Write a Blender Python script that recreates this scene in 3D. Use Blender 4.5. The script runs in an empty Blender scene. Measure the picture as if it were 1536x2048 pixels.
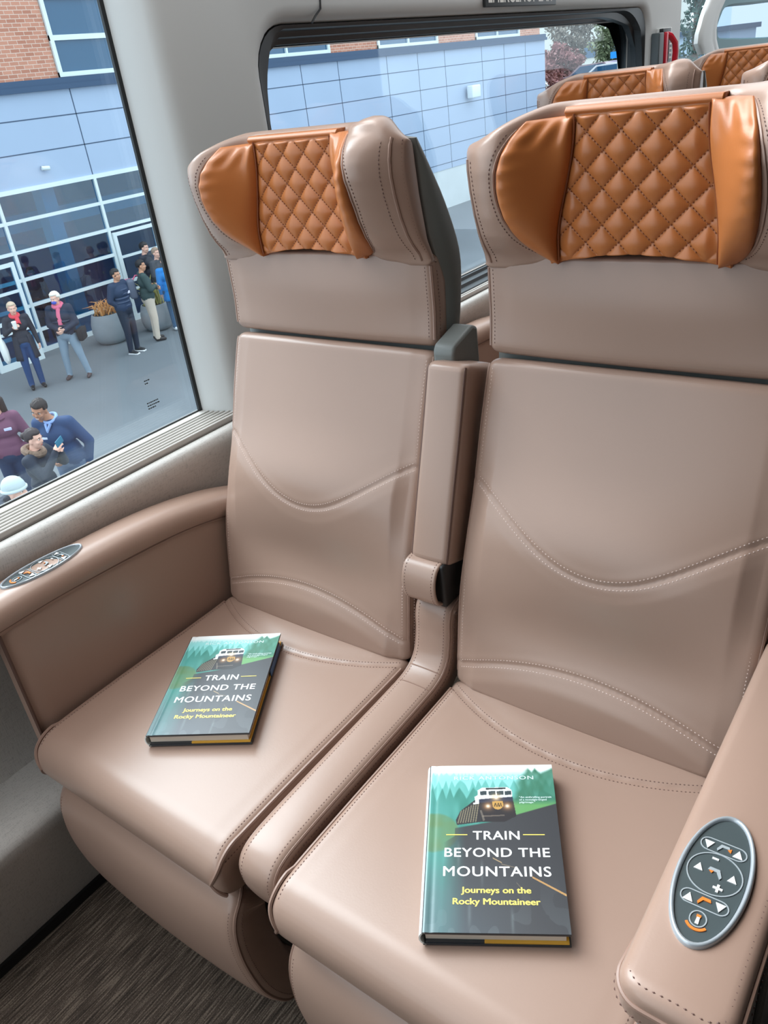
import bpy, bmesh, math, random
import numpy as np
from mathutils import Vector, Matrix, Euler

random.seed(7)
RNG = np.random.default_rng(7)
scn = bpy.context.scene
COL = scn.collection

# ------------------------------------------------------------------ camera
cam_data = bpy.data.cameras.new('camera')
cam = bpy.data.objects.new('camera', cam_data)
COL.objects.link(cam)
CR = (0.802701738927384, 0.5848189573258052, -0.11686190771723617)
CD = (0.20031195329198848, -0.44895217279464694, -0.8708140260189392)
CF = (-0.5617339581076635, 0.6755950959674909, -0.4775209174616067)
cam.matrix_world = Matrix(((CR[0], -CD[0], -CF[0], 0.0), (CR[1], -CD[1], -CF[1], 0.0),
                           (CR[2], -CD[2], -CF[2], 1.31), (0, 0, 0, 1)))
cam_data.sensor_fit = 'HORIZONTAL'
cam_data.sensor_width = 36.0
cam_data.lens = 36.0 * 1581.19 / 1536.0
cam_data.clip_start = 0.02
cam_data.clip_end = 400
scn.camera = cam

# ------------------------------------------------------------------ world, exposure
world = bpy.data.worlds.new('overcast_sky')
scn.world = world
world.use_nodes = True
wn = world.node_tree
wn.nodes.clear()
w_out = wn.nodes.new('ShaderNodeOutputWorld')
w_bg = wn.nodes.new('ShaderNodeBackground')
w_tc = wn.nodes.new('ShaderNodeTexCoord')
w_sep = wn.nodes.new('ShaderNodeSeparateXYZ')
w_ramp = wn.nodes.new('ShaderNodeValToRGB')
w_ramp.color_ramp.elements[0].position = 0.0
w_ramp.color_ramp.elements[0].color = (0.70, 0.78, 0.84, 1)
w_ramp.color_ramp.elements[1].position = 0.9
w_ramp.color_ramp.elements[1].color = (0.98, 0.99, 1.0, 1)
wn.links.new(w_tc.outputs['Generated'], w_sep.inputs[0])
wn.links.new(w_sep.outputs['Z'], w_ramp.inputs[0])
wn.links.new(w_ramp.outputs[0], w_bg.inputs[0])
w_bg.inputs[1].default_value = 1.25
wn.links.new(w_bg.outputs[0], w_out.inputs[0])

sun_data = bpy.data.lights.new('hazy_sun', 'SUN')
sun_data.energy = 2.5
sun_data.angle = math.radians(42)
sun_data.color = (1.0, 0.985, 0.97)
sun = bpy.data.objects.new('hazy_sun', sun_data)
COL.objects.link(sun)
sun.rotation_euler = Vector((-0.66, 0.08, 0.74)).to_track_quat('Z', 'Y').to_euler()

scn.view_settings.view_transform = 'Standard'
scn.view_settings.look = 'None'
scn.view_settings.gamma = 1.0
scn.view_settings.use_curve_mapping = False
scn.view_settings.exposure = 1.02
scn.cycles.max_bounces = 10
scn.cycles.transparent_max_bounces = 16
scn.cycles.use_denoising = True
scn.cycles.sample_clamp_indirect = 8.0

# ------------------------------------------------------------------ materials
def srgb(r, g, b):
    f = lambda c: (c / 255 / 12.92) if c / 255 <= 0.04045 else ((c / 255 + 0.055) / 1.055) ** 2.4
    return (f(r), f(g), f(b), 1.0)

def mat(name, rgb, rough=0.5, metal=0.0, spec=0.5, bump=None, vary=None, coat=0.0, sheen=0.0):
    """rgb in sRGB 0..255.  bump = (scale, strength, distance); vary = (scale, amount)."""
    m = bpy.data.materials.new(name)
    m.use_nodes = True
    nt = m.node_tree
    p = nt.nodes['Principled BSDF']
    c = srgb(*rgb)
    p.inputs['Base Color'].default_value = c
    p.inputs['Roughness'].default_value = rough
    p.inputs['Metallic'].default_value = metal
    p.inputs['Specular IOR Level'].default_value = spec
    p.inputs['Coat Weight'].default_value = coat
    p.inputs['Sheen Weight'].default_value = sheen
    tc = None
    if bump or vary:
        tc = nt.nodes.new('ShaderNodeTexCoord')
    if vary:
        n = nt.nodes.new('ShaderNodeTexNoise')
        n.inputs['Scale'].default_value = vary[0]
        n.inputs['Detail'].default_value = 4
        nt.links.new(tc.outputs['Object'], n.inputs['Vector'])
        r = nt.nodes.new('ShaderNodeValToRGB')
        a = vary[1]
        r.color_ramp.elements[0].position = 0.3
        r.color_ramp.elements[1].position = 0.7
        r.color_ramp.elements[0].color = (c[0] * (1 - a), c[1] * (1 - a), c[2] * (1 - a), 1)
        r.color_ramp.elements[1].color = (min(1, c[0] * (1 + a)), min(1, c[1] * (1 + a)), min(1, c[2] * (1 + a)), 1)
        nt.links.new(n.outputs['Fac'], r.inputs[0])
        nt.links.new(r.outputs[0], p.inputs['Base Color'])
    if bump:
        n = nt.nodes.new('ShaderNodeTexNoise')
        n.inputs['Scale'].default_value = bump[0]
        n.inputs['Detail'].default_value = 3
        nt.links.new(tc.outputs['Object'], n.inputs['Vector'])
        b = nt.nodes.new('ShaderNodeBump')
        b.inputs['Strength'].default_value = bump[1]
        b.inputs['Distance'].default_value = bump[2]
        nt.links.new(n.outputs['Fac'], b.inputs['Height'])
        nt.links.new(b.outputs[0], p.inputs['Normal'])
    return m

def glass_mat(name, tint, gloss=0.06, rough=0.0):
    """thin window pane: tinted transparency with a weak mirror reflection"""
    m = bpy.data.materials.new(name)
    m.use_nodes = True
    nt = m.node_tree
    nt.nodes.clear()
    o = nt.nodes.new('ShaderNodeOutputMaterial')
    t = nt.nodes.new('ShaderNodeBsdfTransparent')
    t.inputs[0].default_value = (*tint, 1)
    g = nt.nodes.new('ShaderNodeBsdfGlossy')
    g.inputs['Roughness'].default_value = rough
    mx = nt.nodes.new('ShaderNodeMixShader')
    mx.inputs[0].default_value = gloss
    nt.links.new(t.outputs[0], mx.inputs[1])
    nt.links.new(g.outputs[0], mx.inputs[2])
    nt.links.new(mx.outputs[0], o.inputs[0])
    return m

M = {}
M['leather'] = mat('mauve_leather', (164, 136, 121), 0.32, bump=(420, 0.10, 0.0006), vary=(3.0, 0.035), spec=0.5)
M['piping'] = mat('mauve_piping', (150, 121, 107), 0.42)
M['seam'] = mat('dark_seam_thread', (96, 70, 60), 0.6)  # dark brown tone for the armrest seam cords
M['stitch'] = mat('pale_thread', (226, 204, 194), 0.6)
M['stitch_dark'] = mat('dark_thread', (104, 76, 68), 0.6)
M['orange'] = mat('tan_orange_leather', (186, 112, 60), 0.36, bump=(420, 0.10, 0.0006), vary=(5.0, 0.03))
M['orange_stitch'] = mat('brown_thread', (128, 66, 28), 0.6)
M['shell'] = mat('grey_shell_plastic', (112, 115, 112), 0.5, bump=(300, 0.05, 0.0004))
M['dark'] = mat('black_plastic', (26, 27, 28), 0.5)
M['trimwhite'] = mat('pale_grey_wall_panel', (199, 200, 198), 0.55, vary=(2.0, 0.01))
M['frame'] = mat('black_window_frame', (34, 38, 41), 0.45)
M['sill'] = mat('ribbed_sill_metal', (196, 192, 186), 0.38, metal=0.15)
M['sillgroove'] = mat('sill_groove', (92, 86, 80), 0.6)
M['bezel'] = mat('silver_bezel', (176, 184, 190), 0.32, metal=0.35)
M['padgrey'] = mat('control_pad_rubber', (72, 82, 84), 0.30)
M['iconwhite'] = mat('icon_white', (232, 232, 230), 0.5)
M['iconline'] = mat('icon_grey_line', (160, 168, 172), 0.5)
M['iconorange'] = mat('icon_orange', (236, 128, 42), 0.5)
M['glass'] = glass_mat('window_glass', (0.90, 0.965, 1.0), 0.05)
M['tint'] = glass_mat('tinted_glass', (0.60, 0.66, 0.72), 0.06)

def fabric_mat(name, rgb, scale=900):
    m = mat(name, rgb, 0.85)
    nt = m.node_tree
    p = nt.nodes['Principled BSDF']
    tc = nt.nodes.new('ShaderNodeTexCoord')
    c = srgb(*rgb)
    mixes = []
    for sc in ((1.0, 0.12, 1.0), (0.6, 1.0, 0.12)):
        mp = nt.nodes.new('ShaderNodeMapping')
        mp.inputs['Scale'].default_value = sc
        nt.links.new(tc.outputs['Object'], mp.inputs[0])
        n = nt.nodes.new('ShaderNodeTexNoise')
        n.inputs['Scale'].default_value = scale * 0.6
        n.inputs['Detail'].default_value = 3
        nt.links.new(mp.outputs[0], n.inputs['Vector'])
        mixes.append(n)
    add = nt.nodes.new('ShaderNodeMath'); add.operation = 'ADD'
    nt.links.new(mixes[0].outputs['Fac'], add.inputs[0])
    nt.links.new(mixes[1].outputs['Fac'], add.inputs[1])
    r = nt.nodes.new('ShaderNodeValToRGB')
    r.color_ramp.elements[0].position = 0.72
    r.color_ramp.elements[1].position = 1.25
    r.color_ramp.elements[0].color = tuple(v * 0.88 for v in c[:3]) + (1,)
    r.color_ramp.elements[1].color = tuple(min(1, v * 1.1) for v in c[:3]) + (1,)
    nt.links.new(add.outputs[0], r.inputs[0])
    nt.links.new(r.outputs[0], p.inputs['Base Color'])
    b = nt.nodes.new('ShaderNodeBump')
    b.inputs['Strength'].default_value = 0.15
    b.inputs['Distance'].default_value = 0.001
    nt.links.new(add.outputs[0], b.inputs['Height'])
    nt.links.new(b.outputs[0], p.inputs['Normal'])
    return m
M['fabric'] = fabric_mat('grey_wall_textile', (204, 201, 196))

def carpet_mat():
    m = mat('brown_streaked_carpet', (62, 55, 49), 0.95)
    nt = m.node_tree
    p = nt.nodes['Principled BSDF']
    tc = nt.nodes.new('ShaderNodeTexCoord')
    facs = []
    for sc, ns in (((330, 16, 1), 1.0), ((760, 420, 1), 1.0)):
        mp = nt.nodes.new('ShaderNodeMapping')
        mp.inputs['Scale'].default_value = sc
        nt.links.new(tc.outputs['Object'], mp.inputs[0])
        n = nt.nodes.new('ShaderNodeTexNoise')
        n.inputs['Scale'].default_value = ns
        n.inputs['Detail'].default_value = 2
        nt.links.new(mp.outputs[0], n.inputs['Vector'])
        facs.append(n)
    mx = nt.nodes.new('ShaderNodeMath'); mx.operation = 'MULTIPLY_ADD'
    mx.inputs[1].default_value = 0.6
    nt.links.new(facs[1].outputs['Fac'], mx.inputs[0])
    nt.links.new(facs[0].outputs['Fac'], mx.inputs[2])
    r = nt.nodes.new('ShaderNodeValToRGB')
    r.color_ramp.elements[0].position = 0.62
    r.color_ramp.elements[0].color = srgb(58, 50, 44)
    r.color_ramp.elements[1].position = 0.98
    r.color_ramp.elements[1].color = srgb(140, 126, 112)
    e = r.color_ramp.elements.new(0.82); e.color = srgb(94, 82, 72)
    nt.links.new(mx.outputs[0], r.inputs[0])
    nt.links.new(r.outputs[0], p.inputs['Base Color'])
    b = nt.nodes.new('ShaderNodeBump')
    b.inputs['Strength'].default_value = 0.5
    b.inputs['Distance'].default_value = 0.003
    nt.links.new(mx.outputs[0], b.inputs['Height'])
    nt.links.new(b.outputs[0], p.inputs['Normal'])
    return m
M['carpet'] = carpet_mat()

# ------------------------------------------------------------------ generic mesh helpers
def link(o, parent=None):
    COL.objects.link(o)
    if parent is not None:
        o.parent = parent
    return o

def mesh_obj(name, verts, faces, mats, parent=None, smooth=True, fmat=None, off=(0, 0, 0), angle=None):
    me = bpy.data.meshes.new(name)
    v = [(a - off[0], b - off[1], c - off[2]) for a, b, c in verts]
    me.from_pydata(v, [], faces)
    if not isinstance(mats, (list, tuple)):
        mats = [mats]
    for m in mats:
        me.materials.append(m)
    if fmat is not None:
        me.polygons.foreach_set('material_index', fmat)
    bm = bmesh.new(); bm.from_mesh(me)
    bmesh.ops.recalc_face_normals(bm, faces=bm.faces)
    bm.to_mesh(me); bm.free()
    if smooth:
        me.polygons.foreach_set('use_smooth', [True] * len(me.polygons))
        if angle is not None:
            me.set_sharp_from_angle(angle=math.radians(angle))
    me.update()
    return link(bpy.data.objects.new(name, me), parent)

def tag(o, label, cat, group=None, kind=None):
    if label: o['label'] = label
    if cat: o['category'] = cat
    if group: o['group'] = group
    if kind: o['kind'] = kind
    return o

def structure(o):
    o['kind'] = 'structure'
    return o

def stuff(o):
    o['kind'] = 'stuff'
    return o

def empty(name, loc, label, cat, rz=0, group=None):
    o = bpy.data.objects.new(name, None)
    o.empty_display_size = 0.1
    o.location = loc
    o.rotation_euler = (0, 0, rz)
    link(o)
    return tag(o, label, cat, group)

class MB:
    """collects verts and faces"""
    def __init__(s):
        s.v, s.f, s.m = [], [], []
        s.cur = 0
    def add(s, vs, fs):
        n = len(s.v)
        s.v += [tuple(map(float, p)) for p in vs]
        s.f += [tuple(i + n for i in f) for f in fs]
        s.m += [s.cur] * len(fs)
        return s
    def box(s, a, b, bev=0.0):
        (x0, y0, z0), (x1, y1, z1) = a, b
        x0, x1 = min(x0, x1), max(x0, x1); y0, y1 = min(y0, y1), max(y0, y1); z0, z1 = min(z0, z1), max(z0, z1)
        if bev <= 0:
            vs = [(x, y, z) for z in (z0, z1) for y in (y0, y1) for x in (x0, x1)]
            s.add(vs, [(0, 2, 3, 1), (4, 5, 7, 6), (0, 1, 5, 4), (2, 6, 7, 3), (0, 4, 6, 2), (1, 3, 7, 5)])
        else:
            bm = bmesh.new()
            bmesh.ops.create_cube(bm, size=1)
            for v in bm.verts:
                v.co = ((x0 + x1) / 2 + v.co.x * (x1 - x0), (y0 + y1) / 2 + v.co.y * (y1 - y0), (z0 + z1) / 2 + v.co.z * (z1 - z0))
            bmesh.ops.bevel(bm, geom=bm.edges[:], offset=bev, segments=3, affect='EDGES', profile=0.5)
            s.bm(bm)
        return s
    def bm(s, bm):
        bm.verts.index_update()
        s.add([v.co[:] for v in bm.verts], [[v.index for v in f.verts] for f in bm.faces])
        bm.free()
        return s
    def tube(s, pts, r, n=8, cap=True):
        pts = [Vector(p) for p in pts]
        rs = r if isinstance(r, (list, tuple)) else [r] * len(pts)
        rings = []
        up = None
        for i, p in enumerate(pts):
            a = pts[max(i - 1, 0)]; b = pts[min(i + 1, len(pts) - 1)]
            t = (b - a).normalized()
            if up is None:
                up = t.orthogonal().normalized()
            else:
                up = (up - t * up.dot(t))
                up = up.normalized() if up.length > 1e-6 else t.orthogonal().normalized()
            w = t.cross(up)
            rings.append([p + (up * math.cos(2 * math.pi * k / n) + w * math.sin(2 * math.pi * k / n)) * rs[i] for k in range(n)])
        return s.loft(rings, cap)
    def loft(s, rings, cap=True, closed=True, loop=False):
        n = len(rings[0])
        vs = [p for r in rings for p in r]
        fs = []
        R = len(rings)
        for i in range(R if loop else R - 1):
            j = (i + 1) % R
            for k in range(n if closed else n - 1):
                l = (k + 1) % n
                fs.append((i * n + k, i * n + l, j * n + l, j * n + k))
        if cap and closed and not loop:
            for base, flip in ((0, False), ((R - 1) * n, True)):
                if n <= 12:
                    q = [tuple(range(base, base + n))]
                else:            # close the end with a strip across the loop
                    q = []
                    i, j = 0, n - 1
                    while j - i > 2:
                        q.append((base + i, base + i + 1, base + j - 1, base + j))
                        i += 1; j -= 1
                    if j - i == 2:
                        q.append((base + i, base + i + 1, base + j))
                fs += [f[::-1] for f in q] if flip else q
        return s.add(vs, fs)
    def prism(s, poly, axis, a, b):
        """extrude a 2-D polygon along an axis; poly coords are the other two axes in xyz order"""
        def P(p, t):
            return {'x': (t, p[0], p[1]), 'y': (p[0], t, p[1]), 'z': (p[0], p[1], t)}[axis]
        n = len(poly)
        vs = [P(p, a) for p in poly] + [P(p, b) for p in poly]
        fs = [tuple(range(n))[::-1], tuple(range(n, 2 * n))] + [(i, (i + 1) % n, n + (i + 1) % n, n + i) for i in range(n)]
        return s.add(vs, fs)
    def ellipsoid(s, c, r, nu=16, nv=10):
        vs, fs = [], []
        for i in range(nv + 1):
            th = math.pi * i / nv
            for k in range(nu):
                ph = 2 * math.pi * k / nu
                vs.append((c[0] + r[0] * math.sin(th) * math.cos(ph), c[1] + r[1] * math.sin(th) * math.sin(ph), c[2] + r[2] * math.cos(th)))
        for i in range(nv):
            for k in range(nu):
                fs.append((i * nu + k, i * nu + (k + 1) % nu, (i + 1) * nu + (k + 1) % nu, (i + 1) * nu + k))
        bm = bmesh.new()
        bv = [bm.verts.new(v) for v in vs]
        for f in fs:
            bm.faces.new([bv[i] for i in f])
        bmesh.ops.remove_doubles(bm, verts=bm.verts, dist=1e-7)
        return s.bm(bm)
    def build(s, name, mats, parent=None, smooth=True, off=(0, 0, 0), angle=35):
        return mesh_obj(name, s.v, s.f, mats, parent, smooth, s.m, off, angle)

class PipeSet:
    """welt cords: every cord becomes an object of its own"""
    def __init__(s):
        s.items = []
    def tube(s, *a, **k):
        s.items.append(MB().tube(*a, **k))
        return s
    def build(s, name, m, parent, off=(0, 0, 0)):
        for it in s.items:
            it.build(name, m, parent, off=off)

def catmull(pts, n=40):
    pts = [np.array(p, float) for p in pts]
    P = [2 * pts[0] - pts[1]] + pts + [2 * pts[-1] - pts[-2]]
    out = []
    for i in range(1, len(P) - 2):
        p0, p1, p2, p3 = P[i - 1], P[i], P[i + 1], P[i + 2]
        for t in np.linspace(0, 1, n, endpoint=False):
            out.append(0.5 * ((2 * p1) + (-p0 + p2) * t + (2 * p0 - 5 * p1 + 4 * p2 - p3) * t * t + (-p0 + 3 * p1 - 3 * p2 + p3) * t ** 3))
    out.append(pts[-1])
    return np.array(out)

def resample(pts, step):
    pts = np.asarray(pts, float)
    d = np.r_[0, np.cumsum(np.linalg.norm(np.diff(pts, axis=0), axis=1))]
    n = max(2, int(round(d[-1] / step)) + 1)
    t = np.linspace(0, d[-1], n)
    return np.stack([np.interp(t, d, pts[:, k]) for k in range(pts.shape[1])], 1)

def smoothstep(a, b, x):
    t = np.clip((np.asarray(x, float) - a) / (b - a), 0, 1)
    return t * t * (3 - 2 * t)

def stitch_mesh(mb, pts, nrm, spacing=0.0052, length=0.0036, rad=0.00055):
    """a row of small raised thread dashes along a 3-D curve"""
    pts = np.asarray(pts); nrm = np.asarray(nrm)
    d = np.r_[0, np.cumsum(np.linalg.norm(np.diff(pts, axis=0), axis=1))]
    if d[-1] < length: return
    t0 = np.arange(spacing / 2, d[-1] - length / 2, spacing)
    I = lambda t, A: np.stack([np.interp(t, d, A[:, k]) for k in range(3)], 1)
    a = I(t0 - length / 2, pts); b = I(t0 + length / 2, pts); c = I(t0, pts); n = I(t0, nrm)
    for p, q, m, u in zip(a, b, c, n):
        u = u / (np.linalg.norm(u) + 1e-9)
        tdir = (q - p); w = np.cross(tdir / (np.linalg.norm(tdir) + 1e-9), u)
        vs = [p - u * 0.0002, m + u * rad + w * rad, m + u * rad - w * rad, q - u * 0.0002]
        e = m - u * 0.0006
        mb.add([vs[0], vs[1], vs[2], vs[3], e + w * rad * 1.3, e - w * rad * 1.3],
               [(0, 1, 2), (1, 3, 2), (0, 4, 1), (1, 4, 3), (0, 2, 5), (2, 3, 5)])
# ------------------------------------------------------------------ upholstered pads
class Pad:
    """A padded slab whose front follows a side profile.  path: (y, z) points, front on the left-hand side of travel
    (going up faces -y, going towards +y faces up).  Local x runs across."""
    def __init__(s, path, w, th, r=0.014, re=0.02, re1=None, rc=0.02, bulge=None, seams=(), ds=0.004, dx=0.005, x0=0.0):
        dense = catmull(path, 30)
        s.path = resample(dense, 0.001)
        d = np.r_[0, np.cumsum(np.linalg.norm(np.diff(s.path, axis=0), axis=1))]
        s.d, s.L = d, d[-1]
        tg = np.gradient(s.path, d, axis=0)
        k = 9
        tg = np.stack([np.convolve(np.pad(tg[:, i], k // 2, 'edge'), np.ones(k) / k, 'valid') for i in range(2)], 1)
        tg /= np.linalg.norm(tg, axis=1)[:, None]
        s.N = np.stack([-tg[:, 1], tg[:, 0]], 1)
        s.w, s.th, s.r, s.re0, s.re1, s.rc = w, th, r, re, (re if re1 is None else re1), rc
        s.bulge = bulge or (lambda x, t: 0.0 * x)
        s.seams = [np.asarray(q, float) for q in seams]     # (x, s) polylines
        s.ds, s.dx, s.x0 = ds, dx, x0
    def PN(s, q):
        q = np.clip(q, 0, s.L)
        P = np.stack([np.interp(q, s.d, s.path[:, i]) for i in range(2)], -1)
        N = np.stack([np.interp(q, s.d, s.N[:, i]) for i in range(2)], -1)
        return P, N
    def inset(s, q):
        e = np.zeros_like(q, dtype=float)
        for dd, re in ((q, s.re0), (s.L - q, s.re1)):
            if re > 0:
                k = np.clip(re - dd, 0, re)
                e = np.maximum(e, re - np.sqrt(np.maximum(re * re - k * k, 0)))
        return e
    def halfw(s, q):
        dd = np.minimum(q, s.L - q)
        k = np.clip(s.rc - dd, 0, s.rc)
        return s.w - (s.rc - np.sqrt(np.maximum(s.rc ** 2 - k * k, 0)))
    def out(s, x, q):
        """outward offset of the front face"""
        x = np.asarray(x, float); q = np.asarray(q, float)
        f = np.clip(1 - (x / s.w) ** 2, 0, 1)
        b = s.bulge(x, q) * np.minimum(1, f * 3)
        for sm in s.seams:
            dist = np.full(np.broadcast(x, q).shape, 1e9)
            X, Q = np.broadcast_arrays(x, q)
            near = (Q > sm[:, 1].min() - 0.02) & (Q < sm[:, 1].max() + 0.02)
            if near.any():
                A = np.stack([X[near], Q[near]], 1)
                dm = np.min((A[:, None, 0] - sm[None, :, 0]) ** 2 + (A[:, None, 1] - sm[None, :, 1]) ** 2, axis=1)
                dist[near] = np.sqrt(dm)
            b = b - 0.0018 * np.exp(-(dist / 0.0026) ** 2) + 0.0006 * np.exp(-((dist - 0.008) / 0.006) ** 2)
        return b - s.inset(q)
    def pt(s, x, q):
        x = np.asarray(x, float); q = np.asarray(q, float)
        P, N = s.PN(q)
        o = s.out(x, q)
        # edge rounding
        hw = s.halfw(q)
        k = np.clip(np.abs(x) - (hw - s.r), 0, s.r)
        o = o - (s.r - np.sqrt(np.maximum(s.r ** 2 - k * k, 0)))
        yz = P + N * o[..., None]
        return np.stack([np.broadcast_to(x + s.x0, yz[..., 0].shape), yz[..., 0], yz[..., 1]], -1)
    def nrm(s, x, q):
        e = 5e-4
        a = s.pt(x + e, q) - s.pt(x - e, q)
        b = s.pt(x, q + e) - s.pt(x, q - e)
        n = np.cross(a, b)
        return n / (np.linalg.norm(n, axis=-1, keepdims=True) + 1e-12)
    def side(s, sgn, q, depth):
        P, N = s.PN(q)
        yz = P - N * depth
        hw = s.halfw(q)
        return np.stack([sgn * hw + s.x0, yz[:, 0], yz[:, 1]], -1)
    def build(s, name, m, parent, off):
        near_end = np.array([0.0003, 0.001, 0.0025, 0.005, 0.008, 0.012, 0.017, 0.023])
        q = np.unique(np.r_[np.linspace(0, s.L, max(6, int(s.L / s.ds))), near_end, s.L - near_end])
        q = q[(q >= 0) & (q <= s.L)]
        q = q[np.r_[True, np.diff(q) > 2e-4]]
        nx = max(6, int(2 * (s.w - s.r) / s.dx))
        u = np.linspace(-1, 1, nx)
        arc = np.linspace(0, math.pi / 2, 5)[1:]
        hw = s.halfw(q)
        P, N = s.PN(q)
        ins = s.inset(q)
        rings = []
        X = u[None, :] * (hw - s.r)[:, None]
        O = s.out(X, q[:, None] + 0 * X)
        for i in range(len(q)):
            o0 = -ins[i]
            t = max(0.004, s.th - 2 * ins[i] * min(1, s.th / (2 * max(s.re0, s.re1, 1e-6)) * 0.98))
            r = min(s.r, t * 0.45)
            xs, os_ = list(X[i]), list(O[i])
            c = hw[i] - s.r
            eb = O[i][-1]; ea = O[i][0]
            for a in arc:
                xs.append(c + s.r * math.sin(a)); os_.append(eb - r + r * math.cos(a))
            for a in arc:
                xs.append(c + s.r * math.cos(a)); os_.append(o0 - t + r - r * math.sin(a))
            xs += [0.0]; os_ += [o0 - t]
            for a in arc[::-1]:
                xs.append(-c - s.r * math.cos(a)); os_.append(o0 - t + r - r * math.sin(a))
            for a in arc[::-1]:
                xs.append(-c - s.r * math.sin(a)); os_.append(ea - r + r * math.cos(a))
            rings.append([(x + s.x0, P[i, 0] + N[i, 0] * o, P[i, 1] + N[i, 1] * o) for x, o in zip(xs, os_)])
        mb = MB(); mb.loft(rings)
        return mb.build(name, m, parent, True, off, None)
    # --- trim
    def edge_line(s, sgn, q, inset=0.0035):
        x = sgn * (s.halfw(q) - inset)
        return s.pt(x, q)
    def piping(s, mb, sgn, q0, q1, r=0.0028, inset=0.0035):
        q = np.linspace(q0, q1, max(8, int((q1 - q0) / 0.006)))
        mb.tube(s.edge_line(sgn, q, inset), r, 6)
    def nose(s, mb, sgn, q1, r=0.0028, inset=0.0035, th1=2.2):
        """piping that runs over the top edge and down round the rounded front end"""
        th = np.linspace(th1, 0.0, 26)
        q = s.re0 * (1 - np.sin(np.clip(th, 0, math.pi)))
        o = -s.re0 + s.re0 * np.cos(th)
        o = np.maximum(o, -s.th + 0.004)
        P, N = s.PN(q)
        yz = P + N * o[:, None]
        x = sgn * (s.halfw(q) - inset + 0.0015)
        a = np.stack([x + s.x0, yz[:, 0], yz[:, 1] - 0.0022 * np.cos(th)], 1)
        b = s.edge_line(sgn, np.linspace(s.re0 + 0.012, q1, 40), inset)
        mb.tube(np.vstack([a, b]), r, 6)
    def stitch_edge(s, mb, sgn, q0, q1, dist=0.012, **k):
        q = np.linspace(q0, q1, max(8, int((q1 - q0) / 0.004)))
        x = sgn * (s.halfw(q) - dist)
        stitch_mesh(mb, s.pt(x, q), s.nrm(x, q), **k)
    def stitch_side(s, mb, sgn, q0, q1, depth=0.02, **k):
        q = np.linspace(q0, q1, max(8, int((q1 - q0) / 0.004)))
        p = s.side(sgn, q, depth)
        stitch_mesh(mb, p + np.array([sgn * 0.0004, 0, 0]), np.tile([float(sgn), 0, 0], (len(q), 1)), **k)
    def stitch_line(s, mb, line, off=0.0, **k):
        line = resample(line, 0.003)
        t = np.gradient(line, axis=0); t /= np.linalg.norm(t, axis=1)[:, None]
        l2 = line + np.stack([-t[:, 1], t[:, 0]], 1) * off
        keep = (np.abs(l2[:, 0]) < s.w - 0.006) & (l2[:, 1] > 0.002) & (l2[:, 1] < s.L - 0.002)
        l2 = l2[keep]
        if len(l2) > 3:
            stitch_mesh(mb, s.pt(l2[:, 0], l2[:, 1]), s.nrm(l2[:, 0], l2[:, 1]), **k)
    def s_at_z(s, z):
        return float(np.interp(z, s.path[:, 1], s.d))
    def s_at_y(s, y):
        return float(np.interp(y, s.path[:, 0], s.d))

W = 0.2115          # half width of a seat
OY = 0.62           # y of a seat's origin
gauss = lambda v, c, s_: np.exp(-((v - c) / s_) ** 2)

def arch(x, a, b, p=2.0):
    return a + (b - a) * (1 - np.abs(np.asarray(x) / W) ** p)

# head-rest front surface (local x, z) -> y
def G(x):
    return smoothstep(0.085, 0.152, np.abs(x))
def Hh(z):
    return np.interp(z, [1.06, 1.075, 1.09, 1.105, 1.12, 1.145, 1.175, 1.20, 1.218, 1.234, 1.247, 1.256, 1.266], [0, 0.03, 0.16, 0.40, 0.58, 0.78, 0.93, 1.0, 0.985, 0.90, 0.76, 0.60, 0.42])
def HF(x, z):
    k = np.clip((np.abs(x) - 0.156) / 0.0555, 0, 1)
    amp = np.where(np.asarray(x) < 0, 0.078, 0.088)      # the wall-side wing is folded in a little less
    return 0.950 - amp * G(x) * Hh(z) + 0.044 * k ** 1.6 * Hh(z)
HZ = np.array([0.95, 1.044, 1.109, 1.17, 1.233, 1.262])
def HB_side(z):
    return np.interp(z, HZ, [0.975, 0.983, 0.953, 0.943, 0.938, 0.936])
_sb = catmull([(0.60, 0.90), (0.80, 0.975), (0.95, 1.018), (1.01, 1.033), (1.074, 1.038), (1.145, 1.010), (1.205, 0.974), (1.25, 0.944)], 12)
def SB_side(z):
    return np.interp(z, _sb[:, 0], _sb[:, 1])
def SB_mid(z):
    return np.interp(z, [0.60, 0.95, 1.06, 1.17, 1.23, 1.262], [0.91, 1.03, 1.055, 1.05, 1.02, 0.985])

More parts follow.
